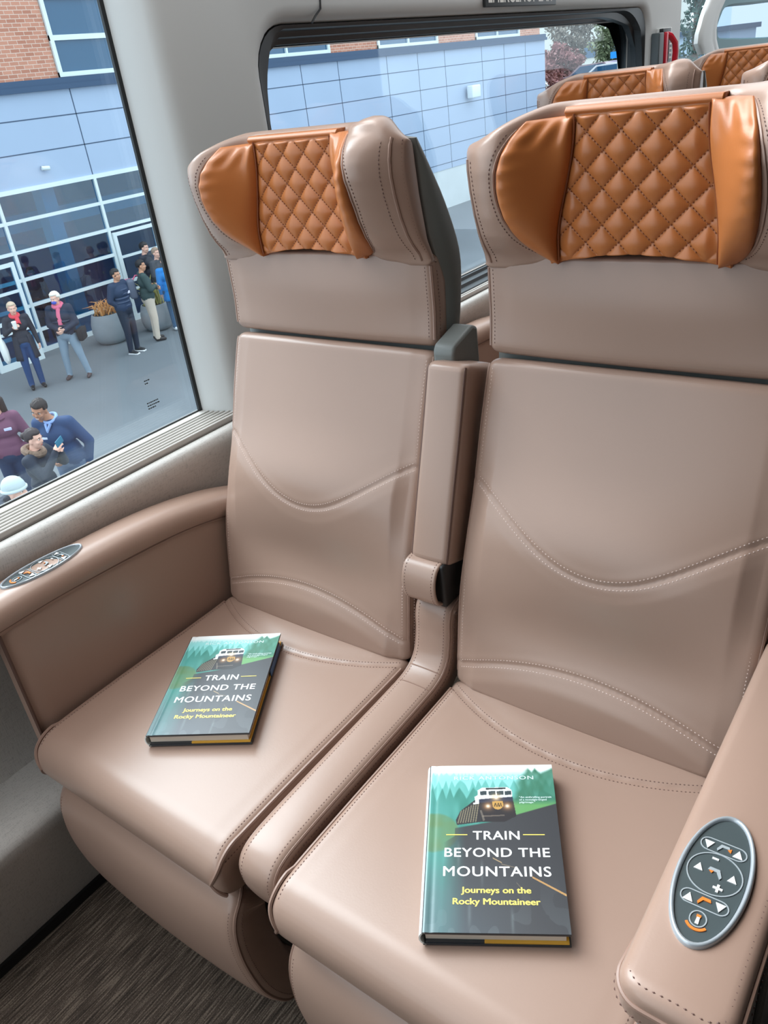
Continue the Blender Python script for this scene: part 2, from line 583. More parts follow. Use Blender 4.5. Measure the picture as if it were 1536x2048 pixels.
def headrest_rings():
    xs = np.r_[-W + 0.014 * (1 - np.cos(np.linspace(0, 1.4, 8))), np.linspace(-0.197, 0.197, 61), W - 0.014 * (1 - np.cos(np.linspace(1.4, 0, 8)))]
    rings, info = [], []
    for x in xs:
        a = abs(x)
        k = max(0.0, (a - 0.1975) / 0.014)
        shrink = 0.006 * (1 - math.sqrt(max(0, 1 - k * k)))
        zb = 1.072 + 0.020 * max(0, 1 - (a / 0.17) ** 2)
        zt = 1.262 + (0.007 * gauss(a, 0.160, 0.030) - 0.020 * smoothstep(0.175, 0.2115, a) if x > 0 else -0.034 * smoothstep(0.105, 0.2115, a))
        zf = np.linspace(zb, zt - 0.014, 34)
        yf = HF(x, zf)
        # side thickness
        wgt = float(smoothstep(0.12, 0.20, a))
        yb = HB_side(zf) * wgt + (np.maximum(yf + 0.035, 0.985)) * (1 - wgt)
        ring = []
        ring.append((yf[0] + 0.018, zb - 0.004))
        ring += [(y, z) for y, z in zip(yf, zf)]
        t = yb[-1] - yf[-1]
        for an in np.linspace(0, math.pi, 9)[1:-1]:
            ring.append((yf[-1] + t / 2 - math.cos(an) * t / 2, zf[-1] + math.sin(an) * 0.014))
        ring += [(y, z) for y, z in zip(yb[::-1], zf[::-1])]
        ring = np.array(ring)
        if shrink > 0:
            # pull the outline in along its own normals (rounded wing edge)
            d1 = np.roll(ring, -1, 0) - np.roll(ring, 1, 0)
            n = np.stack([d1[:, 1], -d1[:, 0]], 1)
            n /= np.linalg.norm(n, axis=1)[:, None] + 1e-9
            c = ring.mean(0)
            sgn = np.sign(((ring - c) * n).sum(1).mean())
            ring = ring - n * sgn * shrink
        rings.append([(x, y, z) for y, z in ring])
    return rings

def make_seat(xc, name, label, group, wall_armrest=False, aisle_armrest=False):
    root = empty(name, (xc, OY, 0), label, 'seat', 0, group)
    off = (0, OY, 0)
    L = M['leather']
    # ---- backrest
    path = [(0.788, 0.470), (0.797, 0.53), (0.815, 0.62), (0.845, 0.70), (0.875, 0.77), (0.902, 0.85), (0.925, 0.91), (0.942, 0.951)]
    probe = Pad(path, W, 0.08)
    xs = np.linspace(-W, W, 90)
    sz = np.vectorize(probe.s_at_z)
    smile = np.stack([xs, sz(0.790 - 0.098 * np.cos(np.pi * xs / (2 * W)) ** 1.25)], 1)
    bottom = np.stack([xs, sz(0.503 + 0.050 * (1 - (xs / W) ** 2))], 1)
    s76, s60, s53 = probe.s_at_z(0.735), probe.s_at_z(0.60), probe.s_at_z(0.515)
    def bb(x, q):
        below = smoothstep(-0.006, 0.030, np.interp(x, smile[:, 0], smile[:, 1]) - q)
        strip = smoothstep(-0.004, 0.032, np.interp(x, bottom[:, 0], bottom[:, 1]) - q)
        return (0.010 + 0.022 * gauss(q, s76, 0.080) - 0.016 * gauss(q, s60, 0.055)) * (1 - (x / W) ** 2) ** 0.8 \
            + 0.0035 * below + 0.007 * strip
    back = Pad(path, W, 0.085, r=0.016, re=0.012, re1=0.016, rc=0.014, bulge=bb, seams=[smile, bottom], ds=0.0028, dx=0.0032)
    b = back.build('backrest', L, root, off)
    st = MB(); pp = PipeSet()
    for o in (-0.0055, 0.0055):
        back.stitch_line(st, smile, o)
        back.stitch_line(st, bottom, o)
    for sg in (-1, 1):
        back.piping(pp, sg, 0.02, back.L - 0.01)
        back.stitch_edge(st, sg, 0.02, back.L - 0.012, 0.012)
        back.stitch_side(st, sg, 0.02, back.L - 0.02, 0.016)
    stuff(st.build('stitching', M['stitch'], b, off=off))
    pp.build('piping', M['piping'], b, off=off)
    # ---- neck panel under the headrest
    neck = Pad([(0.944, 0.953), (0.950, 1.0), (0.951, 1.04), (0.951, 1.088)], W, 0.05, r=0.013, re=0.016, re1=0.004, rc=0.012,
               bulge=lambda x, q: (0.012 * gauss(q, 0.07, 0.07) + 0.004) * (1 - (x / W) ** 2), ds=0.004, dx=0.006)
    n_ = neck.build('neck_panel', L, root, off)
    st = MB(); pp = PipeSet()
    for sg in (-1, 1):
        neck.piping(pp, sg, 0.012, 0.118)
        neck.stitch_edge(st, sg, 0.014, 0.118, 0.011)
        neck.stitch_side(st, sg, 0.014, 0.115, 0.014)
    stuff(st.build('stitching', M['stitch_dark'], n_, off=off))
    pp.build('piping', M['piping'], n_, off=off)
    # ---- headrest with curved wings
    mb = MB(); mb.loft(headrest_rings())
    h = mb.build('headrest', L, root, off=off, angle=None)
    st = MB(); pp = PipeSet()
    for sg in (-1, 1):
        z = np.linspace(1.080, 1.243 if sg > 0 else 1.212, 60)
        def wing(x, dy):
            y = HF(sg * x * np.ones_like(z), z) + dy
            return np.stack([np.full_like(z, sg * x), y, z], 1)
        p = wing(0.200, 0.0005)
        pp.tube(p, 0.0024, 6)
        q = wing(0.1905, 0.0); q[:, 1] -= 0.0006
        stitch_mesh(st, q, np.tile([sg * 0.3, -1.0, 0], (len(z), 1)))
        q = wing(0.2095, 0.004)
        stitch_mesh(st, q, np.tile([sg * 1.0, -0.2, 0], (len(z), 1)))
        # seam ring round the pillow
        zz = np.linspace(1.09, 1.252 if sg > 0 else 1.240, 50)
        xo = 0.098 + 0.053 * np.sqrt(np.clip(1 - ((zz - 1.172) / 0.086) ** 2, 0, 1))
        y = HF(sg * xo, zz) - 0.0006
        q = np.stack([sg * xo, y, zz], 1)
        pp.tube(q, 0.0016, 5)
        q2 = np.stack([sg * (xo + 0.006), HF(sg * (xo + 0.006), zz) - 0.0006, zz], 1)
        stitch_mesh(st, q2, np.tile([0, -1.0, 0], (len(zz), 1)))
    stuff(st.build('stitching', M['stitch_dark'], h, off=off))
    pp.build('piping', M['piping'], h, off=off)
    # ---- orange quilted pillow
    x = np.linspace(-0.108, 0.108, 168); z = np.linspace(1.082, 1.2575, 138)
    Xg, Zg = np.meshgrid(x, z)
    Xg = Xg * (1 - 0.20 * smoothstep(1.20, 1.245, Zg))
    zarc = Zg + 0.014 * (1 - (Xg / 0.108) ** 2) * (1 - (Zg - z[0]) / (z[-1] - z[0])) 
    A = Xg / 0.0405 + (zarc - 1.17) / 0.0405
    B = Xg / 0.0405 - (zarc - 1.17) / 0.0405
    puff = (np.abs(np.sin(np.pi * A)) * np.abs(np.sin(np.pi * B))) ** 0.5
    puff = puff * smoothstep(-0.006, 0.016, 0.0945 - 0.020 * smoothstep(1.109, 1.24, zarc) - np.abs(Xg))
    edge = np.minimum(1, (zarc - 1.080) / 0.012) * np.minimum(1, np.maximum(0, (1.262 - zarc)) / 0.010)
    hem = smoothstep(1.2455, 1.249, zarc)
    hgt = 0.010 + (0.0066 * puff * (1 - hem) + 0.004 * hem * np.sin(np.clip((zarc - 1.249) / 0.012, 0, 1) * np.pi)) * np.clip(edge, 0, 1) + 0.006 * np.clip(edge, 0, 1)
    Yg = HF(Xg, zarc) - hgt
    verts = [(a, b_, c) for a, b_, c in zip(Xg.ravel(), Yg.ravel(), zarc.ravel())]
    nx, nz = len(x), len(z)
    faces = [(i * nx + k, i * nx + k + 1, (i + 1) * nx + k + 1, (i + 1) * nx + k) for i in range(nz - 1) for k in range(nx - 1)]
    # back face closing the panel
    base = len(verts)
    verts += [(a, HF(a, c) + 0.004, c) for a, c in zip(Xg.ravel(), zarc.ravel())]
    faces += [tuple(base + j for j in f[::-1]) for f in faces[:]]
    rim = [k for k in range(nx)] + [i * nx + nx - 1 for i in range(1, nz)] + [(nz - 1) * nx + k for k in range(nx - 2, -1, -1)] + [i * nx for i in range(nz - 2, 0, -1)]
    faces += [(rim[i], rim[(i + 1) % len(rim)], base + rim[(i + 1) % len(rim)], base + rim[i]) for i in range(len(rim))]
    pil = mesh_obj('headrest_pillow', verts, faces, M['orange'], root, True, None, off)
    pil['label'] = 'tan orange quilted headrest pillow'
    st = MB()
    def ysurf(xx, zz):
        return HF(xx, zz) - 0.0180
    for fam in (1, -1):
        for kk in range(-8, 9):
            t = np.linspace(-0.12, 0.12, 160)
            zz = 1.17 + fam * (kk - t / 0.0405) * 0.0405
            ok = (zz > 1.098) & (zz < 1.246) & (np.abs(t) < 0.104)
            if ok.sum() < 8: continue
            P = np.stack([t[ok], ysurf(t[ok], zz[ok]), zz[ok]], 1)
            stitch_mesh(st, P, np.tile([0, -1.0, 0], (len(P), 1)), spacing=0.0046, length=0.0030, rad=0.0006)
    stuff(st.build('stitching', M['orange_stitch'], pil, off=off))
    for sg in (-1, 1):
        nu, nv = 26, 56
        V, F = [], []
        for j in range(nv):
            v = j / (nv - 1)
            zz = 1.083 + v * ((1.253 if sg > 0 else 1.248) - 1.083)
            xi = 0.096 - 0.020 * smoothstep(0.15, 0.9, v) + 0.0 * v
            xo = 0.099 + 0.047 * math.sqrt(max(0.0, 1 - ((zz - 1.172) / 0.0895) ** 2))
            for i in range(nu):
                u = i / (nu - 1)
                xx = xi + (xo - xi) * u
                env = (max(0.0, 1 - (2 * u - 1) ** 2)) ** 0.5 * (max(0.0, 1 - abs(2 * v - 1) ** 3)) ** 0.6
                wr = 0.0022 * math.sin(v * 60 + 3 * sg) * smoothstep(0.55, 0.9, u) * (0.35 + 0.65 * smoothstep(0.5, 0.85, v)) \
                    + 0.0036 * math.sin(u * 17 + v * 9 + sg) * smoothstep(0.78, 0.92, v)
                y = HF(sg * xx, zz) - (0.0195 - 0.0155 * u) - 0.030 * env * (1 - 0.5 * u) - float(wr) * env
                V.append((sg * xx, y, zz))
        n0 = len(V)
        V += [(a, HF(a, c) + 0.004, c) for a, _, c in V[:]]
        F = [(j * nu + i, j * nu + i + 1, (j + 1) * nu + i + 1, (j + 1) * nu + i) for j in range(nv - 1) for i in range(nu - 1)]
        F += [tuple(n0 + q for q in f[::-1]) for f in F[:]]
        rim = [k for k in range(nu)] + [i * nu + nu - 1 for i in range(1, nv)] + [(nv - 1) * nu + k for k in range(nu - 2, -1, -1)] + [i * nu for i in range(nv - 2, 0, -1)]
        F += [(rim[i], rim[(i + 1) % len(rim)], n0 + rim[(i + 1) % len(rim)], n0 + rim[i]) for i in range(len(rim))]
        mesh_obj('side_bolster', V, F, M['orange'], pil, True, None, off)
        zz = np.linspace(1.088, 1.250, 40); vv = (zz - 1.083) / (1.2585 - 1.083)
        xi = 0.0945 - 0.020 * smoothstep(0.15, 0.9, vv)
        MB().tube(np.stack([sg * xi, HF(sg * xi, zz) - 0.0195, zz], 1), 0.0013, 5).build('seam', M['orange_stitch'], pil, off=off)
    # ---- grey back shell
    xs = np.r_[-np.linspace(0.2125, 0.20, 6)[:-1], np.linspace(-0.2, 0.2, 33), np.linspace(0.2, 0.2125, 6)[1:]]
    rings = []
    for x in xs:
        a = abs(x)
        k = max(0.0, (a - 0.195) / 0.0175)
        sh = 0.012 * (1 - math.sqrt(max(0, 1 - k * k)))
        wgt = float(smoothstep(0.10, 0.20, a))
        ztop = 1.258 - (0.020 if x > 0 else 0.046) * smoothstep(0.10, 0.2125, a)
        z = np.linspace(0.40, ztop, 48)
        front = np.where(z > 0.95, HB_side(z) * wgt + (1 - wgt) * np.maximum(0.984, HB_side(z)), np.interp(z, [0.4, 0.5, 0.7, 0.951], [0.84, 0.872, 0.915, 0.977]))
        backy = SB_side(z) * wgt + SB_mid(z) * (1 - wgt)
        backy = np.where(z < 0.95, np.interp(z, [0.4, 0.6, 0.95], [0.86, 0.91, 1.02]) + 0.012 * (1 - wgt), backy)
        backy = np.maximum(backy - sh, front + 0.003)
        ring = [(x, y, zz) for y, zz in zip(front + sh * 0.3, z)] + [(x, y, zz) for y, zz in zip(backy[::-1], z[::-1])]
        rings.append(ring)
    mb = MB(); mb.loft(rings)
    o = mb.build('back_shell', M['shell'], root, off=off, angle=60)
    o['label'] = 'grey plastic seat back shell'
    # ---- cushion
    cpath = [(0.343, 0.471), (0.42, 0.474), (0.52, 0.475), (0.64, 0.474), (0.74, 0.474), (0.80, 0.475)]
    cushion0 = Pad(cpath, W, 0.092)
    cs = np.stack([xs_ := np.linspace(-W, W, 80), np.array([cushion0.s_at_y(v) for v in 0.778 - 0.068 * (1 - (xs_ / W) ** 2)])], 1)
    cush = Pad(cpath, W, 0.092, r=0.014, re=0.046, re1=0.02, rc=0.013,
               bulge=lambda x, q: 0.004 * (1 - (x / W) ** 2) + 0.004 * smoothstep(-0.004, 0.045, q - np.interp(x, cs[:, 0], cs[:, 1])),
               seams=[cs], ds=0.0035, dx=0.0045)
    c_ = cush.build('seat_cushion', L, root, off)
    st = MB(); pp = PipeSet()
    for o2 in (-0.0055, 0.0055):
        cush.stitch_line(st, cs, o2)
    for sg in (-1, 1):
        cush.nose(pp, sg, cush.L - 0.03)
        cush.stitch_edge(st, sg, 0.016, cush.L - 0.03, 0.011)
        cush.stitch_side(st, sg, 0.02, cush.L - 0.03, 0.016)
    stuff(st.build('stitching', M['stitch_dark'], c_, off=off))
    pp.build('piping', M['piping'], c_, off=off)
    # ---- leg rest
    leg = Pad([(0.425, 0.070), (0.392, 0.092), (0.362, 0.155), (0.346, 0.235), (0.343, 0.300), (0.352, 0.345), (0.378, 0.378)], W - 0.004, 0.07,
              r=0.016, re=0.02, re1=0.02, rc=0.022, bulge=lambda x, q: 0.008 * (1 - (x / W) ** 2), ds=0.006, dx=0.008)
    l_ = leg.build('leg_rest', L, root, off)
    st = MB(); pp = PipeSet()
    for sg in (-1, 1):
        leg.piping(pp, sg, 0.004, leg.L - 0.002)
        leg.stitch_edge(st, sg, 0.02, leg.L - 0.03, 0.011)
        leg.stitch_side(st, sg, 0.02, leg.L - 0.03, 0.016)
    stuff(st.build('stitching', M['stitch_dark'], l_, off=off))
    pp.build('piping', M['piping'], l_, off=off)
    # ---- base under the cushion
    mb = MB(); mb.box((-0.17, 0.47, 0.0), (0.17, 0.80, 0.385), 0.012)
    mb.build('pedestal', M['dark'], root, off=off)
    return root

def icon_shapes(parent, frame, off):
    """symbols of the seat control pad.  frame(u, v, h) maps pad coordinates (u along, v across, metres) to 3-D"""
    def ring(mb, cu, cv, ru, rv, wd, n=40):
        r = []
        for k in range(n):
            a = 2 * math.pi * k / n
            c, s_ = math.cos(a), math.sin(a)
            r.append([frame(cu + (ru + t) * c, cv + (rv + t) * s_, h) for t, h in ((-wd, 0), (-wd, 0.0008), (wd, 0.0008), (wd, 0))])
        mb.loft(r, loop=True)
    def pill(mb, cu, cv, hl, r_, wd, n=12):
        pts = [(cu + r_ * math.cos(a), cv + hl + r_ * math.sin(a)) for a in np.linspace(0, math.pi, n)]
        pts += [(cu + r_ * math.cos(a), cv - hl + r_ * math.sin(a)) for a in np.linspace(math.pi, 2 * math.pi, n)]
        r = []
        for (a, b) in pts:
            d = np.array([a - cu, 0 if abs(b - cv) < hl else (b - cv - math.copysign(hl, b - cv))])
            d = d / (np.linalg.norm(d) + 1e-9)
            r.append([frame(a + d[0] * t, b + d[1] * t, h) for t, h in ((-wd, 0), (-wd, 0.0008), (wd, 0.0008), (wd, 0))])
        mb.loft(r, loop=True)
    def poly(mb, pts):
        n = len(pts)
        mb.add([frame(a, b, 0.0) for a, b in pts] + [frame(a, b, 0.001) for a, b in pts],
               [tuple(range(n, 2 * n))] + [(i, (i + 1) % n, n + (i + 1) % n, n + i) for i in range(n)])
    def tri(mb, cu, cv, s_, up):
        poly(mb, [(cu - up * s_, cv - s_), (cu - up * s_, cv + s_), (cu + up * s_, cv)])
    def seatglyph(mb, cu, cv, s_, fl=1):
        poly(mb, [(cu + s_ * 0.2, cv - s_ * fl), (cu + s_ * 0.75, cv - s_ * 0.8 * fl), (cu + s_ * 0.75, cv + s_ * 0.5 * fl), (cu - s_ * 0.4, cv + s_ * fl), (cu - s_ * 0.8, cv + s_ * 0.8 * fl), (cu + s_ * 0.2, cv + s_ * 0.2 * fl)])
    lines, white, grey = MB(), MB(), MB()
    pill(lines, 0.033, 0.0, 0.0125, 0.0068, 0.0005)
    ring(lines, 0.004, 0.0, 0.0215, 0.0225, 0.0005)
    pill(lines, -0.0265, 0.0, 0.0125, 0.0068, 0.0005)
    ring(lines, -0.0445, 0.0, 0.0075, 0.0065, 0.0005)
    for cu in (0.033, -0.0265):
        tri(white, cu - 0.001, 0.0125, 0.0042, -1 if cu > 0 else 1)
        tri(white, cu, -0.0125, 0.0042, 1 if cu > 0 else -1)
    tri(white, 0.006, 0.0135, 0.0038, 1); tri(white, 0.006, -0.0145, 0.0038, 1)
    poly(white, [(0.0185, 0.006), (0.0185, 0.0005), (0.0205, 0.0005), (0.0205, 0.006)])
    for a, b in ((0.004, 0.0011), (0.0011, 0.004)):
        poly(white, [(-0.009 - a, -0.006 - b), (-0.009 - a, -0.006 + b), (-0.009 + a, -0.006 + b), (-0.009 + a, -0.006 - b)])
    seatglyph(grey, 0.033, 0.0, 0.0052); seatglyph(grey, 0.005, 0.0, 0.0062, -1)
    oranges = [MB() for _ in range(5)]
    seatglyph(oranges[0], -0.0265, 0.0, 0.0052)
    poly(oranges[1], [(0.0335, -0.0035), (0.0355, -0.0065), (0.0315, -0.0065)])
    poly(oranges[2], [(0.004, 0.0025), (0.007, 0.001), (0.006, 0.005)])
    poly(white, [(-0.0495, 0.0015), (-0.0495, -0.0015), (-0.043, -0.0012), (-0.043, 0.0012)])
    poly(oranges[3], [(-0.043, 0.0018), (-0.043, -0.0018), (-0.0405, -0.0018), (-0.0405, 0.0018)])
    arc = [(-0.0445 - 0.0115 * math.cos(a), 0.0105 * math.sin(a)) for a in np.linspace(-0.95, 0.95, 14)]
    arc2 = [(-0.0445 - 0.0092 * math.cos(a), 0.0085 * math.sin(a)) for a in np.linspace(0.95, -0.95, 14)]
    poly(oranges[4], arc + arc2)
    lines.build('button_outline_marking', M['iconline'], parent, off=off, smooth=False)
    white.build('arrow_symbol_marking', M['iconwhite'], parent, off=off, smooth=False)
    grey.build('seat_symbol_marking', M['iconline'], parent, off=off, smooth=False)
    for ob in oranges:
        ob.build('orange_symbol_marking', M['iconorange'], parent, off=off, smooth=False)

def control_pad(parent, frame, off, ru, rv, icons=True):
    """oval bezel with a dark rubber pad set into an armrest top"""
    n = 56
    rings = []
    for k in range(n):
        a = 2 * math.pi * k / n
        c, s_ = math.cos(a), math.sin(a)
        prof = [(1.0, -0.004), (1.0, 0.0015), (0.975, 0.0036), (0.93, 0.0042), (0.875, 0.0034), (0.85, 0.0012), (0.85, -0.004)]
        e = min(ru, rv)
        rings.append([frame((ru - (1 - t) * e) * c, (rv - (1 - t) * e) * s_, h) for t, h in prof])
    mb = MB(); mb.loft(rings, loop=True)
    b = mb.build('control_bezel', M['bezel'], parent, off=off, angle=60)
    b['label'] = 'silver oval bezel'
    mb = MB()
    e = min(ru, rv) * 0.16
    top = [frame((ru - e) * math.cos(2 * math.pi * k / n), (rv - e) * math.sin(2 * math.pi * k / n), 0.0012) for k in range(n)]
    bot = [frame((ru - e) * math.cos(2 * math.pi * k / n), (rv - e) * math.sin(2 * math.pi * k / n), -0.005) for k in range(n)]
    mb.add(top + bot, [tuple(range(n))] + [(i, (i + 1) % n, n + (i + 1) % n, n + i) for i in range(n)])
    p = mb.build('control_pad', M['padgrey'], parent, off=off, angle=30)
    p['label'] = 'dark grey rubber control pad'
    icon_shapes(parent, lambda u, v, h: frame(u, v, 0.0012 + h), off)
# ------------------------------------------------------------------ carriage shell
def rrect(y0, y1, z0, z1, r, n=8):
    pts = []
    for cy, cz, a0 in ((y1 - r, z0 + r, -90), (y1 - r, z1 - r, 0), (y0 + r, z1 - r, 90), (y0 + r, z0 + r, 180)):
        for a in np.linspace(a0, a0 + 90, n):
            pts.append((cy + r * math.cos(math.radians(a)), cz + r * math.sin(math.radians(a))))
    # add points along the straights
    out = []
    for i, p in enumerate(pts):
        q = pts[(i + 1) % len(pts)]
        out.append(p)
        d = math.dist(p, q)
        if d > 0.1:
            k = int(d / 0.08)
            for t in range(1, k):
                out.append((p[0] + (q[0] - p[0]) * t / k, p[1] + (q[1] - p[1]) * t / k))
    return out

mb = MB(); mb.box((-1.40, -1.6, -0.06), (2.3, 6.6, 0.0))
structure(mb.build('floor', M['carpet'], smooth=False))

# lower wall: textile dado, heater ledge
prof = [(-1.276, 0.0), (-1.178, 0.0), (-1.150, 0.12), (-1.108, 0.255), (-1.100, 0.283), (-1.108, 0.297), (-1.13, 0.303), (-1.195, 0.309),
        (-1.214, 0.318), (-1.221, 0.345), (-1.207, 0.45), (-1.188, 0.58), (-1.168, 0.67), (-1.158, 0.705), (-1.154, 0.725), (-1.156, 0.737), (-1.163, 0.744), (-1.1745, 0.7455), (-1.178, 0.738), (-1.276, 0.738)]
mb = MB()
mb.loft([[(x, y, z) for x, z in prof] for y in np.linspace(-1.6, 6.6, 3)])
structure(mb.build('wall_left', M['fabric'], angle=50))

# black strip standing in for the shade at the wall foot
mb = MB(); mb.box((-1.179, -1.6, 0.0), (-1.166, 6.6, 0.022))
structure(mb.build('shade_strip_left', M['dark'], smooth=False))

# ribbed window sill
def sill_prof():
    pts = [(-1.275, 0.738), (-1.275, 0.757), (-1.246, 0.757)]
    x = -1.246
    for k in range(6):
        pts += [(x, 0.7475), (x + 0.0042, 0.7465), (x + 0.0050, 0.7560), (x + 0.0100, 0.7572), (x + 0.0113, 0.7560)]
        x += 0.0113
    pts += [(x + 0.0006, 0.752), (x + 0.0012, 0.738)]
    return pts
sp = sill_prof()
mb = MB(); mb.loft([[(x, y, z) for x, z in sp] for y in (-1.6, 3.62)])
structure(mb.build('trim_1', M['sill'], angle=25))
mb = MB(); mb.box((-1.1785, -1.6, 0.736), (-1.1740, 3.62, 0.7475))
structure(mb.build('trim_2', M['sillgroove'], smooth=False))

# window 1 (tall pane beside the seats)
mb = MB(); mb.box((-1.274, -1.6, 0.755), (-1.268, 0.975, 2.25))
structure(mb.build('window_1', M['glass'], smooth=False))
mb = MB()
mb.box((-1.268, 0.972, 0.757), (-1.262, 0.982, 2.25))
mb.box((-1.268, -1.6, 0.7565), (-1.264, 0.972, 0.7595))
structure(mb.build('trim_3', M['dark'], smooth=False))

# pillar between the windows
pl = [(-1.2755, 0.978), (-1.262, 0.980), (-1.243, 0.984), (-1.225, 0.990), (-1.200, 1.001), (-1.189, 1.010), (-1.183, 1.024), (-1.181, 1.05), (-1.181, 1.13), (-1.2755, 1.13)]
mb = MB(); mb.loft([[(x, y, z) for x, y in pl] for z in (0.735, 1.2, 1.7, 2.25)])
structure(mb.build('trim_4', M['trimwhite'], angle=40))

# wall panel with the emergency window opening
hole = rrect(1.243, 3.268, 0.752, 1.424, 0.085)
y0, y1, z0, z1 = 1.13, 3.60, 0.735, 1.75
def outer(p):
    r = 0.085 - 1e-6
    y = y0 if p[0] < 1.243 + r else (y1 if p[0] > 3.268 - r else p[0])
    z = z0 if p[1] < 0.752 + r else (z1 if p[1] > 1.424 - r else p[1])
    if y == p[0] or z == p[1]:
        return (y, z)
    return (y, z)
def off_ring(pts, d):
    n = len(pts); out = []
    for i in range(n):
        a, b = np.array(pts[i - 1]), np.array(pts[(i + 1) % n])
        t = (b - a) / (np.linalg.norm(b - a) + 1e-9)
        out.append((pts[i][0] + t[1] * d, pts[i][1] - t[0] * d))
    return out
o_r = [outer(p) for p in hole]
mb = MB()
mb.loft([[(-1.30, y, z) for y, z in o_r], [(-1.181, y, z) for y, z in o_r],
         [(-1.181, y, z) for y, z in off_ring(hole, 0.030)], [(-1.184, y, z) for y, z in off_ring(hole, 0.014)], [(-1.192, y, z) for y, z in off_ring(hole, 0.004)],
         [(-1.20, y, z) for y, z in hole], [(-1.30, y, z) for y, z in hole]], cap=False, loop=True)
structure(mb.build('wall_window_side', M['trimwhite'], angle=40))
mb = MB()
mb.tube([(-1.1805, 1.40, 1.422), (-1.1805, 1.412, 1.432), (-1.1805, 1.432, 1.445), (-1.1805, 1.44, 1.50), (-1.1805, 1.44, 1.75)], 0.0022, 6)
structure(mb.build('trim_5', M['dark']))
mb = MB(); mb.box((-1.30, 0.98, 1.75), (-1.16, 3.6, 1.80))
structure(mb.build('wall_left_upper', M['trimwhite'], smooth=False))

# black deep frame of the emergency window
f0 = hole
f_in = rrect(1.300, 3.262, 0.778, 1.392, 0.062)
if len(f_in) != len(f0):
    n = len(f0)
    A = np.array(f_in + [f_in[0]]); d = np.r_[0, np.cumsum(np.linalg.norm(np.diff(A, axis=0), axis=1))]
    t = np.linspace(0, d[-1], n, endpoint=False)
    f_in = [(float(np.interp(q, d, A[:, 0])), float(np.interp(q, d, A[:, 1]))) for q in t]
def mixr(a, b, t):
    return [(p[0] + (q[0] - p[0]) * t, p[1] + (q[1] - p[1]) * t) for p, q in zip(a, b)]
mb = MB()
mb.loft([[(-1.205, y, z) for y, z in off_ring(f0, 0.0)], [(-1.196, y, z) for y, z in off_ring(f0, -0.002)], [(-1.200, y, z) for y, z in mixr(f0, f_in, 0.25)],
         [(-1.222, y, z) for y, z in mixr(f0, f_in, 0.32)], [(-1.226, y, z) for y, z in mixr(f0, f_in, 0.62)], [(-1.246, y, z) for y, z in mixr(f0, f_in, 0.68)],
         [(-1.250, y, z) for y, z in mixr(f0, f_in, 0.96)], [(-1.262, y, z) for y, z in f_in], [(-1.285, y, z) for y, z in f_in], [(-1.285, y, z) for y, z in off_ring(f0, -0.002)]], cap=False, loop=True)
structure(mb.build('window_2_frame', M['frame'], angle=30))
mb = MB()
mb.loft([[(-1.262, y, z) for y, z in f_in], [(-1.259, y, z) for y, z in off_ring(f_in, -0.0015)], [(-1.262, y, z) for y, z in off_ring(f_in, -0.004)]], cap=False, loop=True)
structure(mb.build('trim_6', M['sill'], angle=30))
mb = MB(); n = len(f_in)
mb.add([(-1.268, y, z) for y, z in f_in] + [(-1.274, y, z) for y, z in f_in], [tuple(range(n)), tuple(range(n, 2 * n))[::-1]] + [(i, (i + 1) % n, n + (i + 1) % n, n + i) for i in range(n)])
structure(mb.build('window_2', M['glass'], smooth=False))

# third window, curved pillar and fourth window further down the car
mb = MB(); mb.box((-1.274, 3.60, 0.74), (-1.268, 4.6, 1.9))
structure(mb.build('window_3', M['glass'], smooth=False))
def wall_poly(name, left, right, x0, x1, m, lab=None):
    """a slanted, slightly rounded strip in the wall plane between two (y, z) edge curves"""
    a = resample(catmull(left, 12), 0.012); b = resample(catmull(right, 12), 0.012)
    n = 24
    ia = np.linspace(0, len(a) - 1, n); ib = np.linspace(0, len(b) - 1, n)
    A = np.stack([np.interp(ia, np.arange(len(a)), a[:, k]) for k in range(2)], 1)
    B = np.stack([np.interp(ib, np.arange(len(b)), b[:, k]) for k in range(2)], 1)
    rings = []
    for p, q in zip(A, B):
        r = []
        for t, d in ((0, 0.0), (0.0, 0.6), (0.06, 0.85), (0.2, 0.97), (0.45, 1.0), (0.62, 1.0), (0.68, 0.9), (0.74, 1.0), (0.92, 0.9), (1, 0.55), (1, 0)):
            c = p + (q - p) * t
            r.append((x0 + (x1 - x0) * d, c[0], c[1]))
        rings.append(r)
    mb = MB(); mb.loft(rings)
    return mb.build(name, m, angle=50)
structure(wall_poly('trim_7', [(3.97, 1.24), (3.902, 1.291), (3.94, 1.349), (3.976, 1.393), (4.034, 1.437), (4.13, 1.52), (4.28, 1.64), (4.5, 1.8)],
                    [(4.22, 1.24), (4.165, 1.29), (4.15, 1.324), (4.161, 1.362), (4.184, 1.39), (4.251, 1.435), (4.36, 1.52), (4.50, 1.64), (4.72, 1.8)], -1.222, -1.194, M['trimwhite']))
# fourth window: dark tinted surround with a lighter rounded pane
def closed(pts, n=64):
    A = catmull(pts + [pts[0]], 10)
    d = np.r_[0, np.cumsum(np.linalg.norm(np.diff(A, axis=0), axis=1))]
    t = np.linspace(0, d[-1], n, endpoint=False)
    return [(float(np.interp(q, d, A[:, 0])), float(np.interp(q, d, A[:, 1]))) for q in t]
inn = closed([(4.28, 1.34), (4.30, 1.305), (4.36, 1.292), (4.9, 1.272), (5.5, 1.262), (5.62, 1.30), (5.62, 1.40), (5.5, 1.425), (4.9, 1.418), (4.42, 1.412), (4.34, 1.39)])
outr = closed([(4.16, 1.34), (4.18, 1.25), (4.40, 1.225), (4.9, 1.22), (5.7, 1.21), (5.8, 1.28), (5.8, 1.42), (5.6, 1.50), (4.95, 1.52), (4.44, 1.50), (4.26, 1.43)])
M['teal'] = mat('teal_tinted_surround', (52, 104, 112), 0.5, spec=0.3)
mb = MB()
